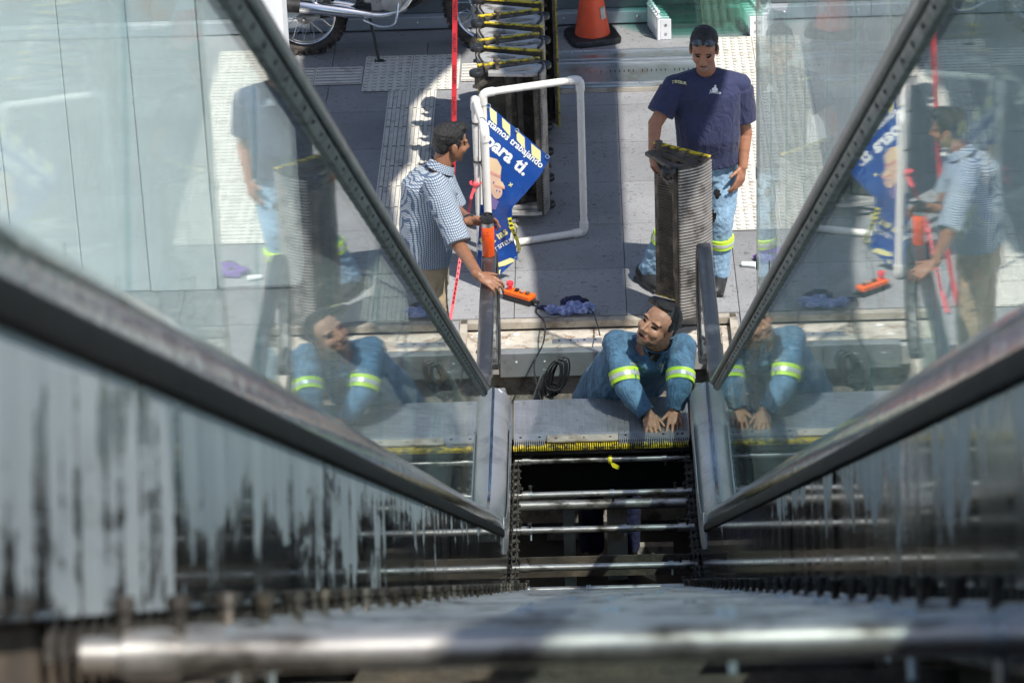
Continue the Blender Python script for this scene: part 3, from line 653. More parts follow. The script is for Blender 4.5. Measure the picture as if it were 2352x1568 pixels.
# ================================================================== ESCALATOR STEPS TAKEN OUT
# local frame: x = tread depth (0..0.40), y = up from the tread (underside negative), z = width of the step, standing on end
SW = 1.0
def make_step():
    P = {}
    b = MB(); b.b2((0, -0.022, 0), (0.40, 0.0, SW)); P['tread'] = b.mesh('tread', MAT['oily'])
    b = MB(); k = 0.012
    while k < SW - 0.008: b.b2((0.004, 0.0002, k), (0.396, 0.011, k + 0.007)); k += 0.0178
    P['tread_rib'] = b.mesh('tread_rib', MAT['rib'])
    arc = [(0.400 - 0.09 * sin(t * 0.9) * t, -0.004 - 0.245 * t) for t in [i / 8 for i in range(9)]]
    arc = [(0.402 + 0.030 * sin(pi * t) - 0.06 * t, -0.002 - 0.245 * t) for t in [i / 8 for i in range(9)]]
    b = MB(); b.prism([(x, y, 0) for x, y in arc] + [(x - 0.012, y, 0) for x, y in reversed(arc)], (0, 0, 0.004), (0, 0, SW - 0.004)); P['riser'] = b.mesh('riser', MAT['greasy'], smooth=40)
    b = MB(); k = 0.010
    while k < SW - 0.012:
        b.prism([(x - 0.002, y, 0) for x, y in arc] + [(x + 0.011, y, 0) for x, y in reversed(arc)], (0, 0, k), (0, 0, k + 0.0105)); k += 0.0196
    P['riser_rib'] = b.mesh('riser_rib', MAT['rib'])
    def frame(z0):
        # triangular casting with an oval opening: outer loop and inner loop bridged
        out = [(0.03, -0.098), (0.385, -0.075), (0.392, -0.14), (0.350, -0.242), (0.29, -0.247), (0.03, -0.150)]
        oc = (0.240, -0.150); n = 24
        def onpoly(a):
            d = Vector((cos(a), sin(a))); best = None
            for (x1, y1), (x2, y2) in zip(out, out[1:] + out[:1]):
                e = Vector((x2 - x1, y2 - y1)); q = Vector((x1 - oc[0], y1 - oc[1])); den = d.x * e.y - d.y * e.x
                if abs(den) < 1e-9: continue
                t = (q.x * e.y - q.y * e.x) / den; u = (q.x * d.y - q.y * d.x) / den
                if t > 0 and -1e-6 <= u <= 1 + 1e-6 and (best is None or t < best): best = t
            return (oc[0] + d.x * best, oc[1] + d.y * best)
        A = [2 * pi * k / n for k in range(n)]
        O = [onpoly(a) for a in A]; I = [(oc[0] + 0.100 * cos(a), oc[1] + 0.034 * sin(a) - 0.012 * cos(a)) for a in A]
        b = MB(); rs = []
        for k in range(n): rs.append([Vector((*O[k], z0)), Vector((*I[k], z0)), Vector((*I[k], z0 + 0.022)), Vector((*O[k], z0 + 0.022))])
        b.rings(rs, close=True); return b.mesh('side_frame', MAT['alu'])
    P['side_frame'] = [frame(0.008), frame(SW - 0.030)]
    b = MB(); b.b2((0.03, -0.075, SW - 0.030), (0.40, -0.023, SW - 0.006)); 
    for x in (0.10, 0.24, 0.34): b.lathe([(0.016, 0), (0.016, 0.012), (0.009, 0.016)], (x, -0.05, SW - 0.006), (0, 0, 1), n=8)
    P['end_bracket'] = b.mesh('end_bracket', MAT['oily'])
    b = MB()
    for x in (0.16, 0.235): b.b2((x, -0.062, 0.03), (x + 0.035, -0.0225, SW - 0.032))
    P['stiffener'] = b.mesh('stiffener', MAT['oily'])
    b = MB(); b.b2((0.306, -0.245, 0.036), (0.345, -0.205, SW - 0.036)); P['lower_rail'] = b.mesh('lower_rail', MAT['oily'])
    b = MB(); k = 0.06
    while k < SW - 0.06: b.b2((0.03, -0.030, k), (0.155, -0.0225, k + 0.006)); b.b2((0.275, -0.030, k), (0.38, -0.0225, k + 0.006)); k += 0.017
    P['under_rib'] = b.mesh('under_rib', MAT['oily'])
    b = MB(); b.b2((-0.002, -0.026, SW - 0.004), (0.402, 0.004, SW + 0.004)); P['yellow_edge'] = [b.mesh('yellow_edge', MAT['yellow'])]; b = MB(); b.b2((-0.002, -0.026, -0.004), (0.402, 0.004, 0.004)); P['yellow_edge'].append(b.mesh('yellow_edge', MAT['yellow']))
    b = MB(); k = 0.012
    while k < SW - 0.008: b.b2((-0.007, -0.004, k), (-0.0005, 0.011, k + 0.009)); k += 0.0178
    P['yellow_dots'] = b.mesh('yellow_dots', MAT['yellow'])
    def roller(x, y, z0, dz):
        b = MB(); b.lathe([(0.020, 0.0), (0.042, 0.002), (0.046, 0.008), (0.046, 0.030), (0.042, 0.036), (0.026, 0.036), (0.024, 0.032), (0.014, 0.032)], (x, y, z0), (0, 0, dz), n=24); return b.mesh('roller', MAT['plastic'], smooth=35)
    def arm(x, y, z0, dz):
        b = MB(); b.prism([(0.04, -0.07, 0), (0.09, -0.085, 0), (x + 0.03, y + 0.005, 0), (x + 0.01, y - 0.028, 0), (x - 0.03, y - 0.01, 0)], (0, 0, z0 - 0.012), (0, 0, z0 + 0.008)); b.lathe([(0.013, -0.02), (0.013, 0.09)], (x, y, z0), (0, 0, dz), n=10); return b.mesh('roller_arm', MAT['oily'])
    P['roller'] = [roller(-0.05, -0.165, SW - 0.01, 1), roller(-0.05, -0.165, 0.055, -1)]
    P['roller_arm'] = [arm(-0.05, -0.165, SW - 0.075, 1), arm(-0.05, -0.165, 0.12, -1)]
    P['roller_held'] = [roller(0.30, -0.285, SW - 0.035, 1)]
    P['roller_arm_held'] = [arm(0.30, -0.285, SW - 0.075, 1)]
    b = MB(); b.tube([(0.10, -0.105, SW - 0.05), (0.10, -0.105, SW + 0.05)], 0.012, 8); b.lathe([(0.024, 0), (0.024, 0.016), (0.018, 0.02)], (0.10, -0.105, SW + 0.045), n=10); P['axle_hook'] = b.mesh('axle_hook', MAT['oily'], smooth=35)
    return P
STEP = make_step()
def place_step(Mx, label, group='escalator steps taken out', held=False):
    base = Mx.translation
    t = thing('escalator_step', base, label, 'escalator step', group); L = T(*base).inverted() @ Mx
    made = {}
    def put(key, me, parent):
        o = bpy.data.objects.new(me.name.split('.')[0], me); COL.objects.link(o); o.parent = parent
        if parent is t: o.matrix_basis = L
        return o
    for key in ('tread', 'riser', 'end_bracket', 'stiffener', 'lower_rail', 'axle_hook'): made[key] = put(key, STEP[key], t)
    for key, par in (('tread_rib', 'tread'), ('riser_rib', 'riser'), ('under_rib', 'tread'), ('yellow_dots', 'tread')): tag(put(key, STEP[key], made[par]), kind='stuff')
    for key in ('side_frame', 'yellow_edge', 'roller', 'roller_arm'):
        for me in STEP[key + '_held' if held and key in ('roller', 'roller_arm') else key]: put(key, me, t)
    if held:
        for o in t.children:
            if o.name.startswith('side_frame'): o.material_slots[0].link = 'OBJECT'; o.material_slots[0].material = MAT['oily']
    return t
# the nested row, each next step turned over: undersides towards the camera
def step_matrix(cx, cy, ang, flip):
    # tread normal (+y local) points away from the camera; ang tilts it in plan
    Mx = T(cx, cy, 0.075) @ RZ(ang)
    if flip: Mx = Mx @ T(0, 0, SW) @ RY(pi)
    return Mx @ T(-0.2, 0.0, 0)
ORD = ['nearest', 'second nearest', 'third', 'fourth', 'fifth', 'sixth', 'seventh', 'eighth']
for k in range(8):
    fl = k % 2 == 1; yk = 3.27 + k * 0.225
    xk = -0.53 + (0.03 if fl else 0.0) - k * 0.003
    place_step(step_matrix(xk, yk, radians(14 if not fl else -15), fl), 'greasy escalator step on end, %s in the nested row behind the banner' % ORD[k])
# one more on end, seen edge on, right of the row
place_step(T(-0.235, 4.60, 0.08) @ RZ(radians(91)) @ T(0, 0, SW) @ RX(pi), 'greasy escalator step on end, edge on, right of the nested row')
# the step the standing man holds: tread away from the camera, ribbed riser to the right front
pA, pB = GZ(1512, 322, 1.10), GZ(1619, 350, 1.10)
ang = atan2(pB.y - pA.y, pB.x - pA.x)
place_step(T(pA.x - 0.015, pA.y, 0.09) @ RZ(ang), 'greasy escalator step with ribbed curved riser, held upright by the standing man', held=True)

# ================================================================== TRAFFIC CONE
c0 = GZ(1361, 88); cn = thing('traffic_cone', c0, 'orange traffic cone on a scuffed black square base', 'traffic cone')
b = MB(); h_ = 0.19
sq = []
for zz, e in ((0.0, 0.0), (0.03, 0.0), (0.045, -0.012)):
    ring = []
    for k in range(32):
        a = 2 * pi * k / 32; r_ = (h_ + e) / (abs(cos(a)) ** 6 + abs(sin(a)) ** 6) ** (1 / 6); ring.append(c0 + RZ(0.25).to_3x3() @ Vector((r_ * cos(a), r_ * sin(a), zz)))
    sq.append(ring)
b.rings(sq); b.build('base', MAT['rubber'], cn, smooth=40)
b = MB(); b.lathe([(0.132, 0.0455), (0.127, 0.07), (0.112, 0.16), (0.03, 0.70), (0.026, 0.71)], c0, n=32); b.build('body', MAT['cone'], cn, smooth=50)
b = MB(); b.lathe([(0.0865, 0.34), (0.0685, 0.46)], c0, n=32, cap=False); b.build('white_collar', MAT['lett'], cn, smooth=50)
b = MB(); q = Vector((c0.x + 0.105 * cos(-0.7), c0.y + 0.105 * sin(-0.7), 0.22)); b.box(q, (0.003, 0.05, 0.09), (RZ(-0.7) @ RY(-0.15)).to_3x3()); b.build('sticker', MAT['alu'], cn)

# ================================================================== FLOOR COVER PLATE behind the man
fp = thing('cover_plate', (0.35, 5.75, 0), 'ribbed galvanised escalator floor plate lying on the floor behind the man', 'metal plate')
b = MB(); b.b2((-0.36, 5.40, 0.002), (0.80, 6.10, 0.045)); b.build('sheet', MAT['galv'], fp, bevel=0.006)
for y in (5.43, 5.83, 5.90, 6.07):
    b = MB(); b.b2((-0.355, y, 0.0455), (0.795, y + 0.014, 0.062)); b.build('ridge', MAT['steel'], fp, bevel=0.003)
for k in range(34):
    if k % 7 == 6: continue
    x = -0.33 + k * 0.033; b = MB(); b.b2((x, 5.66, 0.0455), (x + 0.006, 5.70, 0.049)); b.build('slot', MAT['rose' if k < 12 else 'black'], fp)
b = MB(); b.b2((-0.36, 5.385, 0.002), (0.80, 5.398, 0.03)); b.build('front_lip', MAT['bar'], fp)

# ================================================================== GLASS PANELS leaning in a row by the wall
for k in range(6):
    y = 6.42 + k * 0.058; dx = -0.012 * k
    gp = thing('glass_panel', (0.88 + dx, y, 0), 'teal glass panel with white hinge brackets, %s in the row against the wall' % ['front one', 'second', 'third', 'fourth', 'fifth', 'rear one'][k], 'glass panel', 'teal glass panels by the wall')
    b = MB(); b.b2((0.535 + dx, y, 0.03), (1.235 + dx, y + 0.012, 1.35)); b.build('pane', MAT['teal'], gp)
    for x, sg in ((0.555 + dx, -1), (1.215 + dx, 1)):
        for z0 in (0.0, 1.12):
            b = MB(); b.b2((x - 0.04, y - 0.014, z0 + 0.001), (x + 0.04, y - 0.002, z0 + 0.16)); h1 = b.build('bracket', MAT['white'], gp, bevel=0.004)
            for zz in (0.045, 0.115):
                q = MB(); q.lathe([(0.010, 0), (0.010, 0.003), (0.004, 0.003)], (x, y - 0.014, z0 + zz), (0, -1, 0), n=10); q.build('screw', MAT['steel'], h1)
            b = MB(); b.lathe([(0.014, 0.002), (0.014, 0.17), (0.018, 0.172), (0.018, 0.185), (0.009, 0.19), (0.009, 0.21), (0.015, 0.215), (0.012, 0.23)], (x + sg * 0.055, y - 0.01, z0), n=12); b.build('hinge_pin', MAT['white'], gp, smooth=35)

# ================================================================== PVC BARRIER with the banner
f1a, f1b = GZ(1108, 214, 1.08), GZ(1332, 182, 1.08)
f2a, f2b = GZ(1090, 226, 1.08), GZ(1113, 298, 1.08)
def pipe_frame(name, A, B, label, r=0.024, zt=1.08):
    t = thing(name, ((A.x + B.x) / 2, (A.y + B.y) / 2, 0), label, 'barrier')
    d = (B - A); d.z = 0; d.normalize(); zb = 0.026
    def bar(p, q, n): MB().tube([p, q], r, 14).build(n, MAT['pvc'], t, smooth=50)
    bar((A.x, A.y, zb + 0.05), (A.x, A.y, zt - 0.05), 'post'); bar((B.x, B.y, zb + 0.05), (B.x, B.y, zt - 0.05), 'post')
    for zz, n in ((zt, 'top_rail'), (zb, 'bottom_rail')):
        bar(Vector((A.x, A.y, zz)) + d * 0.05, Vector((B.x, B.y, zz)) - d * 0.05, n)
    for P_, s_ in ((A, 1), (B, -1)):
        for zz, v in ((zt, -1), (zb, 1)):
            pts = []
            for k in range(7):
                a = pi / 2 * k / 6; pts.append(Vector((P_.x, P_.y, zz)) + d * s_ * 0.055 * (1 - sin(a)) ** 1.4 * 1.0 + Vector((0, 0, v * 0.055 * (1 - cos(a)) ** 1.4)))
            pts = [Vector((P_.x, P_.y, zz)) + d * s_ * 0.075] + pts + [Vector((P_.x, P_.y, zz + v * 0.075))]
            MB().tube(pts, r * 1.22, 14).build('elbow', MAT['pvc'], t, smooth=50)
    return t
pipe_frame('pipe_frame', f1a, f1b, 'upright rectangular white PVC pipe frame in front of the row of steps')
pipe_frame('pipe_frame', f2a, f2b, 'narrow edge on white PVC pipe frame carrying the blue banner')
for k, (x, y, dz) in enumerate(((f2a.x, f2a.y, 0.92), (f2a.x, f2a.y, 0.66))):
    b = MB(); b.torus((x, y, dz), (0, 0, 1), 0.031, 0.006, 14, 6); b.tube([(x + 0.02, y - 0.02, dz), (x + 0.05, y - 0.06, dz - 0.1), (x + 0.04, y - 0.06, dz - 0.28)], 0.005, 6)
    tag(b.build('cable_tie', MAT['plastic'], smooth=50), 'black cable tie around the white pipe, %s' % ['upper one', 'lower one'][k], 'cable tie')

# banner: vinyl sheet hanging from the pipe frame, pulled across and folded
YB0 = f2b.y + 0.09
def bpt(x, y, off=0.0):               # banner-sheet point from picture position on the plane the sheet hangs in
    t_ = (x - 1110) / 150.0; yy = YB0 + 0.10 * t_ - 0.05 * sin(pi * min(1, max(0, (y - 240) / 330))) - off
    return GY(x, y, yy)
def patch(name, L_, R_, mat, parent, n=26, m=12, wob=0.010, thick=0.003):
    """sheet between two px polylines (same length in parameter)"""
    def along(pl, t):
        ln = [0]; 
        for a, b in zip(pl, pl[1:]): ln.append(ln[-1] + sqrt((a[0] - b[0]) ** 2 + (a[1] - b[1]) ** 2))
        d = t * ln[-1]
        for i in range(len(pl) - 1):
            if d <= ln[i + 1] + 1e-9:
                u = (d - ln[i]) / max(1e-9, ln[i + 1] - ln[i]); return (pl[i][0] + (pl[i + 1][0] - pl[i][0]) * u, pl[i][1] + (pl[i + 1][1] - pl[i][1]) * u)
        return pl[-1]
    g0 = []
    for i in range(n + 1):
        a, b = along(L_, i / n), along(R_, i / n)
        g0.append([(a[0] + (b[0] - a[0]) * j / m, a[1] + (b[1] - a[1]) * j / m) for j in range(m + 1)])
    mb = MB(); fr = []; bk = []
    for row in g0:
        for (x, y) in row:
            o_ = wob * noise.noise(Vector((x * 0.018, y * 0.012, 3.0))); fr.append(bpt(x, y, o_)); bk.append(bpt(x, y, o_ - thick))
    N = len(fr); q = lambda i, j: i * (m + 1) + j; fs = []
    for i in range(n):
        for j in range(m):
            fs.append((q(i, j), q(i, j + 1), q(i + 1, j + 1), q(i + 1, j))); fs.append((N + q(i, j), N + q(i + 1, j), N + q(i + 1, j + 1), N + q(i, j + 1)))
    edge = [q(0, j) for j in range(m + 1)] + [q(i, m) for i in range(1, n + 1)] + [q(n, j) for j in range(m - 1, -1, -1)] + [q(i, 0) for i in range(n - 1, 0, -1)]
    for a, b in zip(edge, edge[1:] + edge[:1]): fs.append((a, N + a, N + b, b))
    mb.add(fr + bk, fs); o = mb.build(name, mat, parent, smooth=50)
    return o, BVHTree.FromPolygons([tuple(v) for v in mb.v], mb.f)
bn = thing('banner', (f2b.x + 0.1, YB0, 0.0), 'blue vinyl banner with white lettering and cartoon workers on the pipe frame', 'banner')
up, upT = patch('upper_sheet', [(1121, 240), (1114, 330), (1110, 420), (1108, 500), (1104, 600)], [(1264, 362), (1240, 405), (1206, 445), (1176, 478), (1160, 560)], MAT['banner'], bn)
lo, loT = patch('lower_fold', [(1103, 470), (1099, 540), (1096, 610), (1100, 640)], [(1176, 474), (1178, 540), (1190, 592), (1146, 634)], MAT['banner'], bn, wob=0.02)
def printed(name, b, org, ang, sheet, bvh, mat, off=0.002, shear=0.0, scale=1.0):
    """lay a flat print (units: px of the picture) on the sheet"""
    b = dense(b, 5.0); ca, sa = cos(ang), sin(ang); out = MB(); vs = []
    for v in b.v:
        x, y = v.x * scale + shear * v.y, v.y * scale
        px_, py_ = org[0] + x * ca + y * sa, org[1] + x * sa - y * ca
        d = ray(px_, py_); hit = bvh.ray_cast(CAM, d)
        p = hit[0] if hit[0] is not None else bpt(px_, py_)
        vs.append(p - d * off)
    out.add(vs, b.f); return out.build(name, mat, sheet)
def fit(s, wid, bold):
    b = text_mb(s, 1.0, bold); x0 = min(v.x for v in b.v); k = wid / (max(v.x for v in b.v) - x0); b.v = [Vector(((v.x - x0) * k, v.y * k, 0)) for v in b.v]; return b
def poly2(pts): return MB().add([(x, -y, 0) for x, y in pts], [tuple(range(len(pts)))])
def ellp(cx, cy, rx, ry, a0=0, a1=2 * pi, n=18): return [(cx + rx * cos(a0 + (a1 - a0) * k / n), cy + ry * sin(a0 + (a1 - a0) * k / n)) for k in range(n + (0 if abs(a1 - a0 - 2 * pi) < 1e-6 else 1))]
O0 = (0, 0)
def abs_print(name, pts, mat, sheet=up, bvh=upT, off=0.002): printed(name, poly2(pts), O0, 0, sheet, bvh, mat, off)
for q in ([(1124, 245), (1141, 259), (1141, 288), (1127, 275)], [(1153, 270), (1172, 287), (1172, 314), (1154, 293)], [(1186, 299), (1205, 316), (1206, 344), (1187, 322)], [(1220, 329), (1242, 347), (1242, 372), (1221, 356)], [(1112, 262), (1118, 268), (1114, 272)]):
    abs_print('stripe', q, MAT['cream'])
AN = radians(41)
printed('lettering', fit('stamos trabajando', 162, 0.022), (1117, 284), radians(39.5), up, upT, MAT['lett'], 0.003)
printed('lettering', fit('para ti.', 118, 0.035), (1112, 329), radians(39.5), up, upT, MAT['lett'], 0.003)
# cartoon workers: two heads in helmets, generic shapes
abs_print('worker_print', ellp(1129, 420, 22, 27), MAT['peach'], off=0.003)
abs_print('worker_print', [(1111, 388), (1122, 360), (1142, 366), (1152, 384), (1150, 402), (1134, 404)], MAT['peach2'], off=0.004)
abs_print('worker_print', [(1111, 384), (1150, 404), (1150, 409), (1111, 392)], MAT['rose'], off=0.005)
abs_print('worker_print', [(1112, 440), (1132, 446), (1150, 424), (1153, 428), (1138, 452), (1112, 452)], MAT['mauve'], off=0.004)
abs_print('worker_print', ellp(1142, 440, 12, 17), MAT['peach'], off=0.006)
abs_print('worker_print', [(1136, 424), (1143, 414), (1154, 418), (1160, 430), (1148, 432)], MAT['peach2'], off=0.007)
abs_print('worker_print', [(1136, 424), (1160, 431), (1159, 435), (1136, 428)], MAT['rose'], off=0.008)
abs_print('worker_print', [(1115, 455), (1130, 452), (1146, 462), (1138, 482), (1118, 478)], MAT['mauve'], off=0.005)
for x, y in ((1124, 414), (1134, 419), (1141, 438), (1148, 440)): abs_print('worker_print', ellp(x, y, 1.5, 2.6), MAT['mauve'], off=0.008)
for a in ([(1171, 419), (1173, 419), (1175, 429), (1173, 430)], [(1168, 424), (1178, 422), (1178, 425), (1168, 427)]): abs_print('plus_mark', a, MAT['cream'], off=0.003)
printed('lettering', text_mb('a las m', 26, 0.8), (1130, 560), radians(-33), lo, loT, MAT['cream'], 0.004)
printed('lettering', text_mb('ad', 26, 0.8), (1096, 572), radians(20), lo, loT, MAT['lett'], 0.004)
printed('lettering', text_mb('SITEUR', 13, 0.25), (1146, 572), radians(-30), lo, loT, MAT['lett'], 0.004)
printed('lettering', text_mb('T', 13, 0.0), (1138, 578), radians(-30), lo, loT, MAT['lett'], 0.004)
abs_print('white_spot', ellp(1177, 543, 5, 12), MAT['lett'], lo, loT, 0.004)
for q in ([(1143, 604), (1172, 592), (1187, 598), (1160, 610), (1140, 614)], [(1143, 622), (1150, 618), (1148, 630), (1141, 631)], [(1101, 550), (1108, 540), (1108, 565)]): abs_print('stripe', q, MAT['cream'], lo, loT, 0.004)
for (x, y), sh, bv in (((1122, 243), up, upT), ((1187, 300), up, upT), ((1257, 360), up, upT), ((1186, 594), lo, loT)):
    h = bv.ray_cast(CAM, ray(x, y)); 
    if h[0] is not None:
        q = MB(); q.torus(h[0] - ray(x, y) * 0.004, ray(x, y), 0.011, 0.004, 16, 6); q.build('grommet', MAT['chrome'], sh, smooth=60)
# yellow caution tape trailing from the banner to the floor
def ribbon(name, pts, wid, mat, label, cat, th=0.0015, twist=0.0, axis=None):
    mb = MB(); rs = []; m = len(pts)
    for i, p in enumerate(pts):
        p = Vector(p); d = (Vector(pts[min(i + 1, m - 1)]) - Vector(pts[max(i - 1, 0)])).normalized()
        s_ = d.cross(p - CAM).normalized() if axis is None else (Vector(axis) - d * d.dot(Vector(axis))).normalized()
        a = twist * i / max(1, m - 1); n_ = d.cross(s_); w_ = s_ * cos(a) + n_ * sin(a); t_ = d.cross(w_)
        rs.append([p - w_ * wid / 2 - t_ * th / 2, p + w_ * wid / 2 - t_ * th / 2, p + w_ * wid / 2 + t_ * th / 2, p - w_ * wid / 2 + t_ * th / 2])
    mb.rings(rs); return tag(mb.build(name, mat), label, cat), rs
o, rs = ribbon('caution_tape', [GY(1170, 500, YB0 - 0.03), GY(1176, 525, YB0 - 0.03), GY(1188, 552, YB0 + 0.05), GZ(1193, 574, 0.012), GZ(1180, 579, 0.006), GZ(1166, 575, 0.006)], 0.024, MAT['ytape'], 'yellow and black caution tape trailing from the banner to the floor', 'tape', axis=(1, 0.2, 0))
for k in range(12):
    t_ = (k + 0.5) / 12 * (len(rs) - 1); i = min(int(t_), len(rs) - 2); u = t_ - i
    a = [rs[i][j].lerp(rs[i + 1][j], u) for j in range(4)]; b_ = [rs[i][j].lerp(rs[i + 1][j], min(1, u + 0.2)) for j in range(4)]
    n_ = (CAM - a[0]).normalized() * 0.002
    q = MB(); q.add([a[0] + n_, a[0].lerp(a[1], 0.8) + n_, b_[1] + n_, b_[0].lerp(b_[1], 0.2) + n_], [(0, 1, 2, 3)]); q.build('black_mark', MAT['ink'], o)

# ================================================================== RED BARRIER TAPE
Yt = 1.72
tp = [GY(1046, -160, Yt), GY(1046, -60, Yt), GY(1045, 40, Yt), GY(1044, 130, Yt), GY(1043, 220, Yt), GY(1043, 300, Yt), GY(1041, 380, Yt), GY(1036, 470, Yt), GY(1030, 560, Yt), GY(1024, 620, Yt), GY(1014, 680, Yt), GZ(1006, 735, 0.004)]
RT, rs = ribbon('barrier_tape', tp, 0.030, MAT['tape'], 'long red barrier tape hanging straight down behind the man in the checked shirt', 'tape', axis=(1, 0, 0), twist=0.5)
for k in range(10):
    b = text_mb('PELIGRO', 0.030, 0.0003); c_ = Vector((0.05, 0.011, 0)); mb = MB(); z0 = tp[0].z - 0.10 - k * 0.20
    if z0 < 0.9: break
    for i in range(len(tp) - 1):
        if tp[i].z >= z0 >= tp[i + 1].z: p0 = tp[i].lerp(tp[i + 1], (tp[i].z - z0) / (tp[i].z - tp[i + 1].z)); break
    mb.add([Vector((p0.x + (v.y - c_.y) * 0.9, p0.y - 0.010, p0.z - 0.0 + (c_.x - v.x) * -1.0)) for v in b.v], b.f); mb.build('tape_lettering', MAT['ink'], RT)
knot = GY(1092, 424, f2a.y - 0.04)
p2 = [knot, GY(1083, 450, f2a.y - 0.06), GY(1074, 500, 2.1), GY(1062, 560, 1.95), GY(1050, 640, 1.8), GY(1040, 700, 1.75), GZ(1031, 748, 0.004)]
T2, rs2 = ribbon('barrier_tape', p2, 0.018, MAT['pink'], 'thin red tape running from the knot on the pipe down to the floor', 'tape', axis=(1, 0, 0))
q = MB(); q.torus(knot + Vector((0, 0.03, 0)), (0, 0, 1), 0.034, 0.007, 16, 6); q.ell(knot, (0.02, 0.015, 0.022)); q.tube([knot, knot + Vector((-0.02, -0.01, -0.05)), knot + Vector((0.005, -0.01, -0.04))], 0.005, 6); q.build('knot', MAT['pink'], T2, smooth=50)
for k in range(14):
    a = p2[1].lerp(p2[-2], (k + 0.3) / 14); 
    for i in range(len(p2) - 1):
        if p2[i].z >= a.z >= p2[i + 1].z: a = p2[i].lerp(p2[i + 1], (p2[i].z - a.z) / max(1e-6, p2[i].z - p2[i + 1].z)); break
    q = MB(); q.box(a + Vector((0, -0.006, 0)), (0.006, 0.001, 0.02)); q.build('black_mark', MAT['ink'], T2)

# ================================================================== CONTROL PENDANT, CABLE, RAG, COIL
pc = GZ(1193, 692, 0.0); pd = thing('control_pendant', pc, 'orange push button control pendant lying on the floor by the pit', 'pendant')
Mx = T(pc.x, pc.y, 0) @ RZ(radians(-37))
def lb(name, lo_, hi_, mat, bev=0.004, par=pd): 
    b = MB(); b.b2(lo_, hi_); b.xform(Mx); return b.build(name, mat, par, bevel=bev)
lb('lower_shell', (-0.105, -0.034, 0.002), (0.105, 0.034, 0.036), MAT['plastic']); lb('upper_shell', (-0.105, -0.036, 0.037), (0.105, 0.036, 0.066), MAT['orange'], 0.006)
for k, x in enumerate((-0.07, -0.015, 0.025, 0.068)):
    b = MB(); R_ = 0.022 if k == 0 else 0.015; H = 0.05 if k == 0 else 0.014
    b.lathe([(R_ * 0.6, 0.0665), (R_ * 0.6, 0.066 + H * 0.5), (R_, 0.066 + H * 0.55), (R_, 0.066 + H), (R_ * 0.8, 0.068 + H)], (x, 0, 0), n=16); b.xform(Mx); b.build('button', [MAT['tape'], MAT['plastic'], MAT['bar'], MAT['brown']][k], pd, smooth=35)
b = MB(); b.lathe([(0.014, 0), (0.011, 0.045)], (0.105, 0, 0.03), (1, 0, 0), n=12); b.xform(Mx); b.build('cable_gland', MAT['plastic'], pd, smooth=40)
g0 = Mx @ Vector((0.15, 0, 0.028))
cab = [g0, GZ(1232, 716, 0.01), GZ(1248, 735, 0.005), GY(1252, 752, 1.45), GY(1247, 790, 1.28), GY(1228, 830, 1.22), GY(1230, 870, 0.95), GY(1246, 925, 0.62)]
def spline(pts, n=6):
    out = []; P_ = [Vector(p) for p in pts]; P_ = [P_[0]] + P_ + [P_[-1]]
    for i in range(1, len(P_) - 2):
        for k in range(n):
            t = k / n; a, b, c, d = P_[i - 1], P_[i], P_[i + 1], P_[i + 2]
            out.append(0.5 * ((2 * b) + (c - a) * t + (2 * a - 5 * b + 4 * c - d) * t * t + (3 * b - a - 3 * c + d) * t ** 3))
    out.append(P_[-1]); return out
b = MB(); b.tube(spline(cab), 0.005, 7); tag(b.build('cable', MAT['plastic'], smooth=60), 'thin black cable running from the control pendant down into the pit', 'cable')
rg = [GZ(1345, 700, 0.05), GZ(1362, 718, 0.03), GZ(1372, 745, 0.0), GY(1378, 770, 1.30)]
b = MB(); b.tube(spline(rg), 0.004, 6); tag(b.build('cable', MAT['plastic'], smooth=60), 'short dark cable from the crumpled blue cloth over the pit edge', 'cable')
def cloth_blob(name, prims, voxel, mats, parent=None, amp=0.012, freq=18.0, pick=None, sm=3, **kw):
    mb = MB()
    for p in prims: getattr(mb, p[0])(*p[1:])
    return remesh(name, mb, voxel, mats, parent, amp, freq, pick, sm, **kw)
def remesh(name, mb, voxel, mats, parent=None, amp=0.0, freq=18.0, pick=None, sm=3, disp=None, **kw):
    me0 = mb.mesh('tmp', mats[0]); o = bpy.data.objects.new('tmp', me0); COL.objects.link(o)
    r = o.modifiers.new('r', 'REMESH'); r.mode = 'VOXEL'; r.voxel_size = voxel
    if sm:
        s_ = o.modifiers.new('s', 'SMOOTH'); s_.iterations = sm; s_.factor = 0.5
    dg = bpy.context.evaluated_depsgraph_get(); me = bpy.data.meshes.new_from_object(o.evaluated_get(dg)); me.name = name
    bpy.data.objects.remove(o); bpy.data.meshes.remove(me0)
    if amp or disp:
        ns = [v.normal.copy() for v in me.vertices]
        for v, n_ in zip(me.vertices, ns):
            p = v.co
            d = disp(p, n_) if disp else amp * (abs(noise.noise(p * freq)) * 1.6 - 0.4 + 0.4 * noise.noise(p * freq * 2.3))
            v.co = p + n_ * d
    me.materials.clear()
    for m_ in mats: me.materials.append(m_)
    if pick:
        for p in me.polygons: p.material_index = pick(p.center, p.normal)
    me.shade_smooth()
    ob = bpy.data.objects.new(name, me); COL.objects.link(ob)
    if parent is not None: ob.parent = parent; ob.matrix_parent_inverse = parent_inv(parent)
    tag(ob, kw.get('label'), kw.get('cat'), kw.get('group'), kw.get('kind')); return ob
r0 = GZ(1308, 716, 0.0)
pr = [('ell', r0 + Vector((0.0, -0.01, 0.02)), (0.15, 0.055, 0.022)), ('ell', r0 + Vector((-0.10, -0.01, 0.024)), (0.045, 0.045, 0.03)), ('ell', r0 + Vector((0.11, -0.005, 0.025)), (0.05, 0.05, 0.028)), ('ell', r0 + Vector((0.03, 0.06, 0.035)), (0.09, 0.06, 0.035)), ('ell', r0 + Vector((-0.15, 0.05, 0.012)), (0.06, 0.02, 0.012))]
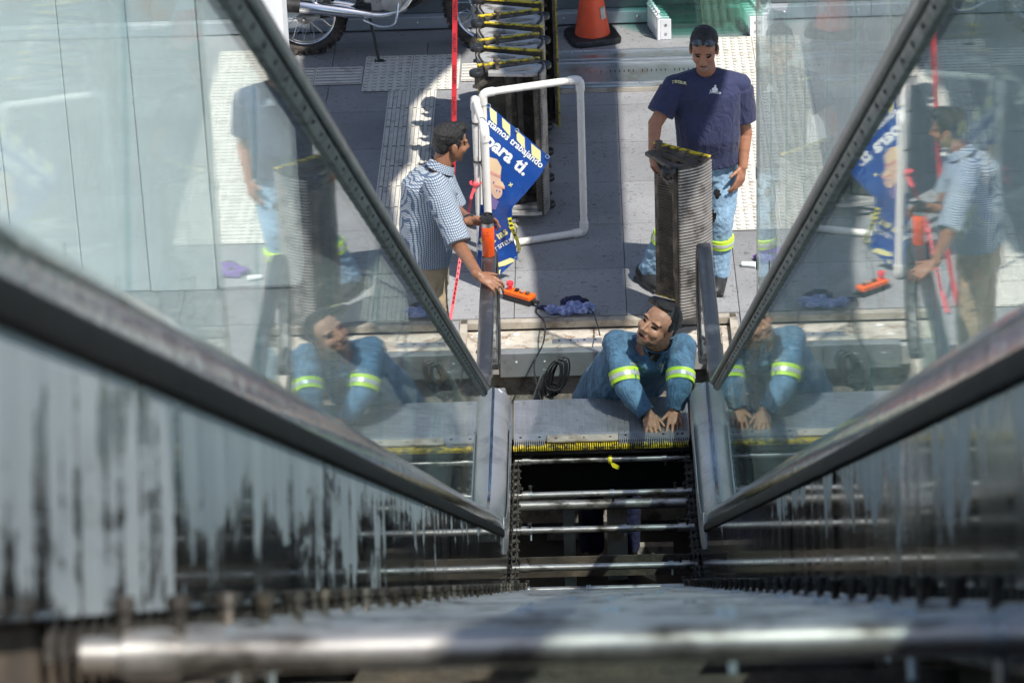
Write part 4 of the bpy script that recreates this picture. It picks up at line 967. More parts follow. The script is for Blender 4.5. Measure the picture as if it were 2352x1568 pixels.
cloth_blob('crumpled_cloth', pr, 0.006, [MAT['rag'], MAT['ragnavy']], None, 0.016, 26.0, lambda c, n_: 1 if c.y > r0.y + 0.028 + 0.02 * noise.noise(c * 30) else 0, 2, label='crumpled blue and navy cloth on the floor at the pit edge', cat='cloth')
r1 = GZ(1748, 600, 0.0)
pr = [('ell', r1 + Vector((0.05, 0.0, 0.025)), (0.08, 0.05, 0.03)), ('ell', r1 + Vector((0.0, 0.03, 0.02)), (0.05, 0.03, 0.02)), ('ell', r1 + Vector((0.09, 0.08, 0.03)), (0.06, 0.05, 0.035)), ('ell', r1 + Vector((0.02, -0.03, 0.015)), (0.03, 0.03, 0.015))]
cloth_blob('work_glove', pr, 0.006, [MAT['purple'], MAT['plastic']], None, 0.018, 24.0, lambda c, n_: 1 if noise.noise(c * 22) > 0.25 else 0, 2, label='crumpled purple work glove on the floor beside the glass partition', cat='glove')
r2 = GZ(1719, 607, 0.018); b = MB(); b.lathe([(0.012, -0.045), (0.017, -0.04), (0.017, 0.02), (0.019, 0.021), (0.019, 0.045), (0.015, 0.048)], r2, (1, -0.25, 0), n=14)
tag(b.build('cap_tube', MAT['lett'], smooth=35), 'small white plastic tube lying by the purple glove', 'tube')
# coil of black cable hanging in the pit, standing against the plate
c1 = GY(1277, 868, 0.78); cc = MB()
for k in range(7):
    a = (k - 3) * 0.010; pts = []
    for j in range(22):
        t = 2 * pi * j / 22; r_ = 1 + 0.08 * sin(k * 2.1 + t)
        pts.append(c1 + Vector((0.045 * cos(t) * r_ + a * 0.9 + 0.03 * sin(t), a * 0.8, 0.115 * sin(t) * r_)))
    cc.tube(pts, 0.0055, 7, close=True)
co = tag(cc.build('cable_coil', MAT['plastic'], smooth=60), 'coil of black cable hanging against the pit edge', 'cable coil')
q = MB(); q.torus(c1 + Vector((-0.02, 0, -0.06)), (0.2, 0, 1), 0.042, 0.008, 16, 6); q.build('wrap', MAT['plastic'], co, smooth=60)
q = MB(); q.tube([c1 + Vector((-0.02, 0, -0.06)), c1 + Vector((-0.03, -0.02, -0.13))], 0.012, 8); q.build('plug', MAT['plastic'], co, smooth=60)
b = MB(); b.box(c1 + Vector((-0.09, 0.02, -0.08)), (0.06, 0.01, 0.26), RY(0.35).to_3x3()); tag(b.build('metal_offcut', MAT['galv'], bevel=0.002), 'thin metal strip leaning in the pit beside the cable coil', 'metal strip')
# yellow tape knot on the shaft under the comb
yk = at(s_first, 0.045, -0.303); b = MB(); b.torus(yk, (1, 0, 0), 0.022, 0.006, 14, 6, 2.0)
b.add([yk + Vector((0, -0.02, -0.01)), yk + Vector((0.02, -0.025, -0.01)), yk + Vector((0.055, -0.03, -0.03)), yk + Vector((0.045, -0.035, -0.05)), yk + Vector((0.012, -0.03, -0.035))], [(0, 1, 2, 3, 4)])
tag(b.build('tape_scrap', MAT['ytape']), 'scrap of yellow tape knotted round the axle under the comb', 'tape')

# ================================================================== FLASK on the left handrail
hb = at(s_of_Y(0.50), -0.612, 0.7875); fl = thing('flask', hb, 'orange steel flask with black lid standing on the left handrail', 'flask')
b = MB(); b.lathe([(0.034, 0.0005), (0.036, 0.004), (0.036, 0.09), (0.0375, 0.094), (0.0375, 0.178), (0.036, 0.182)], hb, n=28); b.build('body', MAT['flask'], fl, smooth=35)
b = MB(); b.lathe([(0.0355, 0.1825), (0.0355, 0.205)], hb, n=28); b.build('steel_collar', MAT['steel'], fl, smooth=35)
b = MB(); b.lathe([(0.037, 0.2055), (0.038, 0.21), (0.037, 0.245), (0.034, 0.252), (0.030, 0.252), (0.029, 0.243), (0.001, 0.243)], hb, n=28); b.build('lid', MAT['plastic'], fl, smooth=35)
b = MB(); b.box(hb + Vector((0, 0, 0.252)), (0.014, 0.05, 0.012)); b.build('lid_latch', MAT['plastic'], fl, bevel=0.003)
b = text_mb('STANLEY', 0.0085, 0.0001); mb = MB(); wv = max(v.x for v in b.v)
mb.add([hb + Vector((0.0378 * sin((v.x - wv / 2) / 0.0375), -0.0378 * cos((v.x - wv / 2) / 0.0375), 0.135 + v.y)) for v in b.v], b.f); mb.build('mark', MAT['brown'], fl)
mb = MB(); mb.add([hb + Vector((0.0378 * sin(x / 0.0375), -0.0378 * cos(x / 0.0375), 0.15 + z_)) for x, z_ in ((-0.006, 0), (-0.003, 0.004), (-0.006, 0.011), (0, 0.008), (0.006, 0.011), (0.003, 0.004), (0.005, 0))], [tuple(range(7))]); mb.build('mark', MAT['brown'], fl)

# ================================================================== MOTORCYCLE by the wall
MY = 6.33; xr, xf = GY(702, 60, MY).x, GY(702, 60, MY).x + 1.30; RWh = 0.31
mo = thing('motorcycle', ((xr + xf) / 2, MY, 0), 'black and chrome motorcycle with knobbly muddy tyres parked by the wall', 'motorcycle')
def wheel(x, yaw):
    c = Vector((x, MY, RWh)); Mz = T(*c) @ RZ(yaw) @ T(*(-c))
    b = MB(); b.torus(c, (0, 1, 0), RWh - 0.042, 0.042, 48, 12, 1.1); b.xform(Mz); wh = b.build('wheel', MAT['tyre'], mo, smooth=60)
    kb = MB()
    for k in range(44):
        a = 2 * pi * k / 44; e = Vector((cos(a), 0, sin(a))); Rm = Matrix.Rotation(-a, 3, 'Y')
        for yy in (-0.026, 0.0, 0.026):
            if (k + (yy != 0)) % 2: kb.box(c + e * (RWh + 0.001 - (0.006 if yy else 0)) + Vector((0, yy, 0)), (0.018, 0.022, 0.028), Rm)
        if k % 2: 
            for sy in (-1, 1): kb.box(c + e * (RWh - 0.022) + Vector((0, sy * 0.043, 0)), (0.03, 0.012, 0.026), Rm)
    kb.xform(Mz); kb.build('tread_block', MAT['tyre'], wh, kind='stuff')
    b = MB(); b.torus(c, (0, 1, 0), RWh - 0.083, 0.014, 48, 8, 1.6); b.xform(Mz); b.build('rim', MAT['chrome'], wh, smooth=60)
    b = MB(); b.lathe([(0.03, -0.06), (0.062, -0.05), (0.062, 0.05), (0.03, 0.06)], c, (0, 1, 0), n=20); b.xform(Mz); b.build('hub', MAT['alu'], wh, smooth=35)
    sp = MB()
    for k in range(32):
        a = 2 * pi * k / 32; a2 = a + (0.5 if k % 2 else -0.5); sy = 0.045 if k % 4 < 2 else -0.045
        sp.tube([c + Vector((0.058 * cos(a), sy, 0.058 * sin(a))), c + Vector(((RWh - 0.09) * cos(a2), 0, (RWh - 0.09) * sin(a2)))], 0.0026, 5)
    sp.xform(Mz); sp.build('spoke', MAT['chrome'], wh, kind='stuff'); return wh
wheel(xr, 0.0); wheel(xf, radians(-28))
def mt(name, pts, r, mat, n=10, **kw): return MB().tube(spline(pts, 5), r if not isinstance(r, list) else r, n).build(name, mat, mo, smooth=50, **kw)
y1 = MY - 0.13
ex = [Vector((xr - 0.12, y1, 0.43)), Vector((xr + 0.02, y1, 0.415)), Vector((xr + 0.50, y1, 0.335))]
b = MB(); b.tube([ex[0], ex[0] + Vector((0.10, 0, -0.01))], 0.050, 18); b.build('exhaust_tip', MAT['rubber'], mo, smooth=40)
b = MB(); b.tube([ex[0] + Vector((0.101, 0, -0.0105)), ex[1], ex[1].lerp(ex[2], 0.6), ex[2]], [0.050, 0.050, 0.045, 0.026], 20); b.build('muffler', MAT['chrome'], mo, smooth=40)
mt('exhaust_pipe', [ex[2], ex[2] + Vector((0.10, 0.01, -0.005)), ex[2] + Vector((0.22, 0.03, 0.03)), ex[2] + Vector((0.30, 0.05, 0.13)), ex[2] + Vector((0.33, 0.06, 0.26)), ex[2] + Vector((0.26, 0.10, 0.36))], 0.022, MAT['chrome'], 14)
mt('foot_guard', [ex[2] + Vector((-0.06, -0.02, -0.03)), ex[2] + Vector((0.06, -0.07, -0.065)), ex[2] + Vector((0.16, -0.08, -0.05)), ex[2] + Vector((0.19, -0.06, 0.02)), ex[2] + Vector((0.20, 0.0, 0.10))], 0.008, MAT['chrome'])
xe = ex[2].x + 0.10
b = MB(); b.b2((xe - 0.16, MY - 0.10, 0.33), (xe + 0.16, MY + 0.10, 0.52)); b.build('engine_case', MAT['alu'], mo, bevel=0.03)
for k in range(7):
    b = MB(); b.b2((xe + 0.0, MY - 0.075, 0.53 + k * 0.022), (xe + 0.15, MY + 0.075, 0.541 + k * 0.022)); b.build('cooling_fin', MAT['oily'], mo)
b = MB(); b.lathe([(0.075, 0), (0.075, 0.03), (0.05, 0.045)], (xe + 0.05, MY - 0.10, 0.43), (0, -1, 0), n=22); b.build('engine_cover', MAT['alu'], mo, smooth=35)
b = MB(); b.b2((xe - 0.20, MY - 0.115, 0.34), (xe - 0.10, MY - 0.06, 0.42)); b.build('pedal_mount', MAT['plastic'], mo, bevel=0.01)
b = MB(); b.prism([(xe - 0.42, y1 + 0.05, 0.40), (xe - 0.22, y1 + 0.05, 0.38), (xe - 0.20, y1 + 0.05, 0.47), (xe - 0.30, y1 + 0.05, 0.50)], (0, -0.01, 0), (0, 0.01, 0)); b.build('side_plate', MAT['chrome'], mo, bevel=0.004)
for sy in (-0.08, 0.08): mt('swingarm', [(xr, MY + sy, RWh), (xr + 0.25, MY + sy, RWh + 0.03), (xe - 0.2, MY + sy, 0.40)], 0.020, MAT['plastic'])
mt('frame_tube', [(xf - 0.28, MY, 0.92), (xf - 0.32, MY, 0.6), (xe + 0.2, MY, 0.36), (xe - 0.2, MY, 0.33), (xe - 0.3, MY, 0.62), (xr + 0.1, MY, 0.74)], 0.020, MAT['plastic'])
for sy in (-0.09, 0.09):
    mt('fork', [(xf, MY + sy, RWh), (xf - 0.14, MY + sy, 0.62), (xf - 0.27, MY + sy, 0.98)], 0.022, MAT['chrome']); mt('shock', [(xr + 0.06, MY + sy * 1.2, RWh + 0.06), (xr + 0.16, MY + sy * 1.2, 0.68)], 0.028, MAT['chrome'])
mt('handlebar', [(xf - 0.30, MY - 0.36, 1.02), (xf - 0.26, MY - 0.2, 1.06), (xf - 0.27, MY, 1.0), (xf - 0.26, MY + 0.2, 1.06), (xf - 0.30, MY + 0.36, 1.02)], 0.013, MAT['chrome'])
b = MB(); b.ell((xe + 0.08, MY, 0.80), (0.26, 0.12, 0.13)); b.build('fuel_tank', MAT['plastic'], mo, smooth=60)
b = MB(); b.ell((xe - 0.38, MY, 0.78), (0.34, 0.12, 0.06)); b.build('seat', MAT['rubber'], mo, smooth=60)
b = MB(); b.lathe([(0.04, 0), (0.085, 0.06), (0.09, 0.10), (0.08, 0.105)], (xf - 0.27, MY, 0.9), (1, 0, 0.05), n=20); b.build('headlamp', MAT['chrome'], mo, smooth=40)
mt('kickstand', [(xe - 0.12, MY - 0.10, 0.32), (xe - 0.06, MY - 0.22, 0.02)], 0.011, MAT['plastic']); b = MB(); b.b2((xe - 0.09, MY - 0.24, 0.003), (xe - 0.01, MY - 0.19, 0.014)); b.build('stand_foot', MAT['plastic'], mo)
mt('axle_adjuster', [(xr - 0.05, MY - 0.085, RWh), (xr + 0.12, MY - 0.09, RWh + 0.01)], 0.018, MAT['alu'])
b = MB(); b.lathe([(0.017, 0), (0.017, 0.02), (0.010, 0.03)], (xr, MY - 0.10, RWh), (0, -1, 0), n=6); b.build('axle_nut', MAT['chrome'], mo)

# ================================================================== PEOPLE
def skinmat(name, col):
    m, n, B, L = newmat(name); v = coords(n, L)
    c = ramp(n, noi(n, L, v, 45, 4), 0.3, tuple(x * 0.86 for x in col), 0.7, tuple(min(1, x * 1.1) for x in col), L).outputs[0]
    L.new(c, B.inputs['Base Color']); B.inputs['Roughness'].default_value = 0.5
    B.inputs['Subsurface Weight'].default_value = 0.08; B.inputs['Subsurface Radius'].default_value = (0.01, 0.004, 0.002); B.inputs['Subsurface Scale'].default_value = 0.5
    b = nd(n, 'ShaderNodeBump'); b.inputs['Strength'].default_value = 0.15; b.inputs['Distance'].default_value = 0.003
    L.new(noi(n, L, v, 160, 4), b.inputs['Height']); L.new(b.outputs[0], B.inputs['Normal']); return m
def clothmat(name, col, var=0.2, scale=14, dirt=None, dlo=0.52, dhi=0.7, dscale=7, fine=420, stretch=(1, 1, 0.6), crease=0.45):
    m = M(name, col, 0.85, 0, var, scale, 0.25, fine, dirt, dlo, dhi, dscale, stretch=stretch, rvar=0.05); n = m.node_tree; L = n.links; B = n.nodes['Principled BSDF']; B.inputs['Sheen Weight'].default_value = 0.1
    old = B.inputs['Normal'].links[0].from_socket; v = coords(n, L, 'pos', (1, 1, 0.55)); t = noi(n, L, v, 11, 3, 0.5, 1.3)
    a = nd(n, 'ShaderNodeMath', operation='SUBTRACT'); L.new(t, a.inputs[0]); a.inputs[1].default_value = 0.5; a2 = nd(n, 'ShaderNodeMath', operation='ABSOLUTE'); L.new(a.outputs[0], a2.inputs[0])
    b = nd(n, 'ShaderNodeBump'); b.inputs['Strength'].default_value = crease; b.inputs['Distance'].default_value = 0.06; L.new(a2.outputs[0], b.inputs['Height']); L.new(old, b.inputs['Normal']); L.new(b.outputs[0], B.inputs['Normal']); return m
def checkmat():
    m, n, B, L = newmat('checked_cloth')
    g_ = nd(n, 'ShaderNodeNewGeometry'); sp = nd(n, 'ShaderNodeSeparateXYZ'); L.new(g_.outputs['Position'], sp.inputs[0])
    nz = coords(n, L); wob = noi(n, L, nz, 7, 2)
    def lines(out, p, k=0.0):
        a = nd(n, 'ShaderNodeMath', operation='MULTIPLY_ADD'); L.new(wob, a.inputs[0]); a.inputs[1].default_value = 0.03; L.new(out, a.inputs[2])
        d = nd(n, 'ShaderNodeMath', operation='DIVIDE'); L.new(a.outputs[0], d.inputs[0]); d.inputs[1].default_value = p
        f_ = nd(n, 'ShaderNodeMath', operation='FRACT'); L.new(d.outputs[0], f_.inputs[0])
        g2 = nd(n, 'ShaderNodeMath', operation='LESS_THAN'); L.new(f_.outputs[0], g2.inputs[0]); g2.inputs[1].default_value = 0.38; return g2.outputs[0]
    xy = nd(n, 'ShaderNodeMath', operation='MULTIPLY_ADD'); L.new(sp.outputs[1], xy.inputs[0]); xy.inputs[1].default_value = 0.6; L.new(sp.outputs[0], xy.inputs[2])
    zz = nd(n, 'ShaderNodeMath', operation='MULTIPLY_ADD'); L.new(sp.outputs[0], zz.inputs[0]); zz.inputs[1].default_value = -0.25; L.new(sp.outputs[2], zz.inputs[2])
    l1, l2 = lines(xy.outputs[0], 0.0125), lines(zz.outputs[0], 0.0125)
    c = mixc(n, L, l1, (0.43, 0.47, 0.50), (0.10, 0.15, 0.23)); c2 = mixc(n, L, l1, (0.10, 0.15, 0.23), (0.035, 0.06, 0.12))
    c = mixc(n, L, l2, c, c2); L.new(c, B.inputs['Base Color']); B.inputs['Roughness'].default_value = 0.85
    b = nd(n, 'ShaderNodeBump'); b.inputs['Strength'].default_value = 0.2; b.inputs['Distance'].default_value = 0.004; L.new(noi(n, L, nz, 60, 3), b.inputs['Height']); L.new(b.outputs[0], B.inputs['Normal'])
    return m
MAT.update(
    skinA=skinmat('skin_tan', (0.36, 0.165, 0.095)), skinB=skinmat('skin_brown', (0.25, 0.115, 0.062)), skinC=skinmat('skin_light', (0.42, 0.215, 0.135)),
    lip=skinmat('lip', (0.30, 0.105, 0.085)), eye=M('eye_dark', (0.02, 0.013, 0.011), 0.7, 0, 0.1, spec=0.1), stub=skinmat('beard_shadow', (0.16, 0.10, 0.075)), stubG=skinmat('grey_stubble', (0.27, 0.19, 0.15)), nail=M('nail', (0.6, 0.42, 0.36), 0.4),
    hair=M('black_hair', (0.011, 0.010, 0.010), 0.38, 0, 0.5, 60, 0.8, 220, stretch=(1, 1, 0.4)),
    tee=clothmat('navy_tshirt', (0.022, 0.028, 0.078), 0.2, 9), jeans=clothmat('light_denim', (0.22, 0.35, 0.48), 0.2, 7, (0.14, 0.19, 0.24), 0.55, 0.8, 4, crease=0.3),
    denim=clothmat('work_denim', (0.095, 0.20, 0.315), 0.3, 11, (0.035, 0.07, 0.12), 0.52, 0.70, 8), khaki=clothmat('khaki', (0.36, 0.27, 0.17), 0.15, 10),
    check=checkmat(), lime=M('lime_band', (0.52, 0.80, 0.05), 0.45, 0, 0.12, 30, dirt=(0.16, 0.24, 0.03), dlo=0.6, dhi=0.72, dscale=30), silver=M('silver_band', (0.55, 0.56, 0.55), 0.35, 0.3, 0.1, 20),
    lens=M('dark_lens', (0.03, 0.04, 0.055), 0.12, 0, 0.1, spec=0.8), shoe=M('black_shoe', (0.02, 0.02, 0.02), 0.5), belt=M('belt', (0.03, 0.022, 0.016), 0.5), undersh=M('undershirt', (0.008, 0.008, 0.009), 0.9))

def basis(fwd, up):
    f_ = Vector(fwd).normalized(); u = Vector(up); u = (u - f_ * u.dot(f_)).normalized(); r = f_.cross(u)
    return Matrix((r, f_, u)).transposed()          # columns: right, forward, up
def rot_to(v, axis, a): return Matrix.Rotation(a, 3, axis) @ v
def sring(c, lat, nor, rx, ry, n=22, e=2.5):
    out = []
    for k in range(n):
        a = 2 * pi * k / n; ca, sa = cos(a), sin(a)
        r_ = 1.0 / (abs(ca) ** e + abs(sa) ** e) ** (1 / e); out.append(Vector(c) + lat * (rx * r_ * ca) + nor * (ry * r_ * sa))
    return out
def trunk(mb, secs, e=2.4):
    """secs: (centre, lateral vec, rx, ry)"""
    rs = []; m = len(secs)
    for i, (c, lat, rx, ry) in enumerate(secs):
        d = (Vector(secs[min(i + 1, m - 1)][0]) - Vector(secs[max(0, i - 1)][0])).normalized(); l = Vector(lat); l = (l - d * l.dot(d)).normalized()
        rs.append(sring(c, l, d.cross(l), rx, ry, e=e))
    mb.rings(rs)
def limb(mb, pts, rad):
    for (p, q), (a, b) in zip(zip(pts, pts[1:]), zip(rad, rad[1:])): mb.cap(p, a, q, b)
def head(mb, c, Bm, s=1.0, wide=1.0, mouth_open=False):
    c = Vector(c); V = lambda x, y, z_: c + Bm @ (Vector((x * wide, y, z_)) * s)
    E = lambda p, r: mb.ell(V(*p), (r[0] * s * wide, r[1] * s, r[2] * s), Bm, 20, 14)
    E((0, -0.012, 0.035), (0.075, 0.094, 0.084)); E((0, 0.022, -0.03), (0.064, 0.068, 0.085)); E((0, 0.02, -0.058), (0.054, 0.06, 0.055))
    E((0, 0.062, -0.098), (0.026, 0.022, 0.02)); E((0.034, 0.056, -0.026), (0.028, 0.030, 0.028)); E((-0.034, 0.056, -0.026), (0.028, 0.030, 0.028))
    mb.cap(V(-0.042, 0.070, 0.026), 0.013 * s, V(0.042, 0.070, 0.026), 0.013 * s)
    mb.cap(V(0, 0.086, 0.010), 0.009 * s, V(0, 0.108, -0.026), 0.0135 * s); mb.ell(V(0.013, 0.094, -0.031), (0.010 * s,) * 3); mb.ell(V(-0.013, 0.094, -0.031), (0.010 * s,) * 3)
    mb.cap(V(-0.020, 0.079, -0.058), 0.0085 * s, V(0.020, 0.079, -0.058), 0.0085 * s); mb.cap(V(-0.016, 0.078, -0.070), 0.009 * s, V(0.016, 0.078, -0.070), 0.009 * s)
    for sx in (-1, 1):
        E((sx * 0.077, -0.008, -0.008), (0.010, 0.020, 0.032)); E((sx * 0.076, -0.002, -0.034), (0.008, 0.012, 0.014))
def face_pick(c, Bm, s, wide, base, lip, eye, hair, stub=None, stub_top=-0.05, brow=True, mo=0.003):
    Bi = Bm.transposed(); c = Vector(c)
    def pick(p, n_):
        q = (Bi @ (p - c)) / s; x, y, z_ = q.x / wide, q.y, q.z
        if y < 0.02 or abs(x) > 0.085 or z_ < -0.14 or z_ > 0.14: return base
        ax = abs(x)
        if ((ax - 0.032) / 0.015) ** 2 + ((z_ - 0.003) / 0.0065) ** 2 < 1 and y > 0.045: return eye
        if brow and ((ax - 0.034) / 0.022) ** 2 + ((z_ - 0.026 + 0.12 * abs(ax - 0.03)) / 0.0055) ** 2 < 1 and y > 0.045: return hair
        if (x / 0.021) ** 2 + ((z_ + 0.064) / mo) ** 2 < 1 and y > 0.05: return eye
        if (x / 0.026) ** 2 + ((z_ + 0.064) / 0.0125) ** 2 < 1 and y > 0.05: return lip
        if stub is not None and z_ < stub_top and (z_ < -0.082 or ax > 0.036 or (-0.054 < z_ and ax < 0.028)): return stub
        return base
    return pick
def hand(mb, wrist, fd, nrm, thumb, curl, tcurl=0.3, s=1.0, spread=0.06, tdir=None):
    w_ = Vector(wrist); f_ = Vector(fd).normalized(); n_ = Vector(nrm); n_ = (n_ - f_ * n_.dot(f_)).normalized(); sd = Vector(thumb); sd = (sd - f_ * sd.dot(f_) - n_ * sd.dot(n_)).normalized()
    Bm = Matrix((sd, f_, n_)).transposed()
    mb.ell(w_ + f_ * 0.048 * s, (0.042 * s, 0.052 * s, 0.0165 * s), Bm); mb.ell(w_ + f_ * 0.035 * s + sd * 0.022 * s - n_ * 0.006 * s, (0.022 * s, 0.034 * s, 0.017 * s), Bm)
    mb.cap(w_ - f_ * 0.02 * s, 0.025 * s, w_ + f_ * 0.02 * s, 0.024 * s)
    tips = []
    for k in range(4):
        ln = (0.95, 1.08, 1.0, 0.8)[k]; p = w_ + f_ * (0.092 - 0.006 * abs(k - 1)) * s + sd * (0.0345 - 0.0230 * k) * s
        d = (f_ + sd * spread * (1.5 - k)).normalized(); a = 0
        mb.cap(w_ + f_ * 0.05 * s + sd * (0.026 - 0.017 * k) * s, 0.012 * s, p, 0.0112 * s)
        for sg_, (L_, r0, r1) in enumerate(((0.044, 0.0105, 0.0096), (0.028, 0.0096, 0.0090), (0.022, 0.0088, 0.0076))):
            cu = curl[k] if not isinstance(curl[k], (tuple, list)) else curl[k][sg_]
            d = Matrix.Rotation(-cu, 3, sd) @ d if (Matrix.Rotation(-0.1, 3, sd) @ f_).dot(n_) < f_.dot(n_) else Matrix.Rotation(cu, 3, sd) @ d
            q = p + d * L_ * ln * s; mb.cap(p, r0 * s, q, r1 * s, 10); p = q
        tips.append((p, d))
    p = w_ + f_ * 0.028 * s + sd * 0.034 * s - n_ * 0.004 * s; d = Vector(tdir).normalized() if tdir is not None else (sd * 0.75 + f_ * 0.75 - n_ * 0.25).normalized()
    mb.cap(w_ + f_ * 0.015 * s + sd * 0.015 * s, 0.016 * s, p, 0.0145 * s)
    for L_, r0, r1 in ((0.036, 0.0135, 0.0115), (0.030, 0.0115, 0.0088)):
        q = p + d * L_ * s; mb.cap(p, r0 * s, q, r1 * s, 10); p = q; d = (d + f_ * tcurl - n_ * tcurl * 0.6).normalized()
    return tips
def folds(amp, dirs, fine=0.35):
    """cloth folds: ridged noise stretched along given directions, weighted by position"""
    def f_(p, n_):
        d = 0.0
        for (ax, fr, ph) in dirs:
            a = Vector(ax).normalized(); t = p - a * p.dot(a) * 0.82
            d += 1.0 - 2.2 * abs(noise.noise(t * fr + Vector((ph, ph * 1.7, -ph))))
        d /= len(dirs); return amp * (d - 0.35) + amp * fine * noise.noise(p * 42)
    return f_
def band(name, p, q, r0, r1, parent, mats=None):
    """reflective band round a limb: lime, silver, lime"""
    p, q = Vector(p), Vector(q); par = None
    for i, (a, b, m_) in enumerate(((0, 1, 'lime'), (0.33, 0.67, 'silver'))):
        e = 0.0 if i == 0 else 0.0025
        mb = MB(); P_ = [p.lerp(q, a + (b - a) * k / 4) for k in range(5)]; R_ = [(r0 + (r1 - r0) * (a + (b - a) * k / 4)) + e for k in range(5)]
        mb.tube(P_, R_, 22); o = mb.build('reflective_band' if i == 0 else 'silver_stripe', MAT[m_], parent if i == 0 else par, smooth=50); par = o
    return par
def bvh_of(o):
    me = o.data; return BVHTree.FromPolygons([v.co.copy() for v in me.vertices], [tuple(p.vertices) for p in me.polygons])
def cloth_print(name, b, px0, ang, width, cloth, bvh, mat, off=0.004):
    """print sewn on cloth: laid over the surface seen at picture position px0"""
    if b.v:
        x0 = min(v.x for v in b.v); wv = max(v.x for v in b.v) - x0; k = width / wv
    b = dense(MB().add([Vector(((v.x - x0) * k, v.y * k, 0)) for v in b.v], b.f), 8.0); ca, sa = cos(ang), sin(ang); vs = []
    for v in b.v:
        x, y = px0[0] + v.x * ca + v.y * sa, px0[1] + v.x * sa - v.y * ca; d = ray(x, y); h = bvh.ray_cast(CAM, d)
        p = h[0] if h[0] is not None else (vs[-1] if vs else GY(x, y, 2.0)); vs.append(p - d * off)
    return MB().add(vs, b.f).build(name, mat, cloth)
CREST = MB()
for pts in (ellp(0, -6, 5, 4), ellp(-6, 0, 4, 5), ellp(6, 0, 4, 5), ellp(0, 2, 3.2, 5), [(-1.2, -16), (1.2, -16), (1.2, -9), (-1.2, -9)], [(-4, -13.5), (4, -13.5), (4, -11.5), (-4, -11.5)], [(-8, 6), (8, 6), (6, 9), (-6, 9)]):
    CREST.add([(x, -y, 0) for x, y in pts], [tuple(range(len(pts)))])

# ------------------------------------------------------------------ A: standing man in the navy T-shirt
A = thing('person', (0.69, 2.10, 0.0), 'standing man in a navy T-shirt and light jeans holding the upright step', 'person')
hA = GY(1617, 112, 1.96); BA = basis((-0.10, -0.93, -0.36), (0, -0.3, 0.9))
nkA = Vector((0.69, 2.06, 1.425)); shR = Vector((0.485, 2.04, 1.345)); shL = Vector((0.895, 2.08, 1.335))
elR = GY(1505, 284, 1.95); wrR = GY(1500, 350, 1.78); elL = GY(1711, 305, 2.10); wrL = GY(1706, 382, 2.03)
body = MB(); head(body, hA, BA, 1.02, 1.03); body.cap(hA + BA @ Vector((0, -0.02, -0.06)), 0.058, nkA, 0.066)
lat = Vector((1, 0.05, 0))
trunk(body, [((0.70, 2.12, 0.82), lat, 0.15, 0.11), ((0.70, 2.11, 1.05), lat, 0.15, 0.11), ((0.69, 2.08, 1.28), lat, 0.17, 0.10), ((0.69, 2.06, 1.38), lat, 0.13, 0.08)])
limb(body, [shR + Vector((0.02, 0, -0.02)), elR, wrR], [0.052, 0.045, 0.031]); limb(body, [shL + Vector((-0.02, 0, -0.02)), elL, wrL], [0.052, 0.047, 0.032])
body.cap(elR.lerp(wrR, 0.2), 0.044, elR.lerp(wrR, 0.45), 0.039); body.cap(elL.lerp(wrL, 0.2), 0.046, elL.lerp(wrL, 0.45), 0.041)
hand(body, wrR, GY(1511, 388, 1.70) - wrR, (-0.45, -0.80, 0.25), (0.9, -0.3, 0), [0.55, 0.6, 0.65, 0.7], 0.2)
hand(body, wrL, GY(1697, 432, 1.99) - wrL, (0.75, -0.6, 0.1), (-0.55, -0.8, 0), [0.28, 0.32, 0.36, 0.42], 0.15, spread=0.08)
for sx, hp_, kn, an in ((1, (0.775, 2.13, 0.85), (0.775, 2.07, 0.46), (0.752, 2.10, 0.08)), (-1, (0.625, 2.13, 0.85), (0.50, 2.10, 0.46), (0.33, 2.17, 0.08))): limb(body, [hp_, kn, an], [0.08, 0.055, 0.04])
fp_ = face_pick(hA, BA, 1.02, 1.03, 0, 1, 2, 3, 4, -0.046)
remesh('body', body, 0.0048, [MAT['skinA'], MAT['lip'], MAT['eye'], MAT['hair'], MAT['stubG']], A, pick=fp_, sm=2)
def hair(mbf, name, parent, amp=0.006, fr=38, vox=0.005):
    mb = MB(); mbf(mb); return remesh(name, mb, vox, [MAT['hair']], parent, sm=1, disp=lambda p, n_: amp * (noise.noise(p * fr) + 0.6 * noise.noise(p * fr * 2.2)))
def hA_(mb):
    V = lambda x, y, z_: hA + BA @ Vector((x, y, z_))
    mb.ell(V(0, -0.026, 0.050), (0.084, 0.096, 0.082), BA); mb.ell(V(0, 0.035, 0.105), (0.052, 0.04, 0.028), BA); mb.ell(V(0.03, 0.045, 0.098), (0.03, 0.035, 0.025), BA); mb.ell(V(0, -0.06, 0.0), (0.07, 0.055, 0.07), BA)
    for sx in (-1, 1): mb.ell(V(sx * 0.074, 0.012, 0.03), (0.010, 0.022, 0.035), BA)
hair(hA_, 'hair', A, 0.005, 70)
sgl = MB()
for sx in (-1, 1): sgl.ell(hA + BA @ Vector((sx * 0.036, 0.070, 0.106)), (0.033, 0.013, 0.024), BA @ Matrix.Rotation(0.7, 3, 'X'))
sg_o = sgl.build('sunglasses', MAT['lens'], A, smooth=60)
fr_ = MB(); fr_.tube([hA + BA @ Vector(p) for p in ((-0.084, -0.01, 0.045), (-0.074, 0.055, 0.100), (0, 0.078, 0.112), (0.074, 0.055, 0.100), (0.084, -0.01, 0.045))], 0.004, 6); fr_.build('glasses_frame', MAT['lens'], sg_o, smooth=60)
tee = MB()
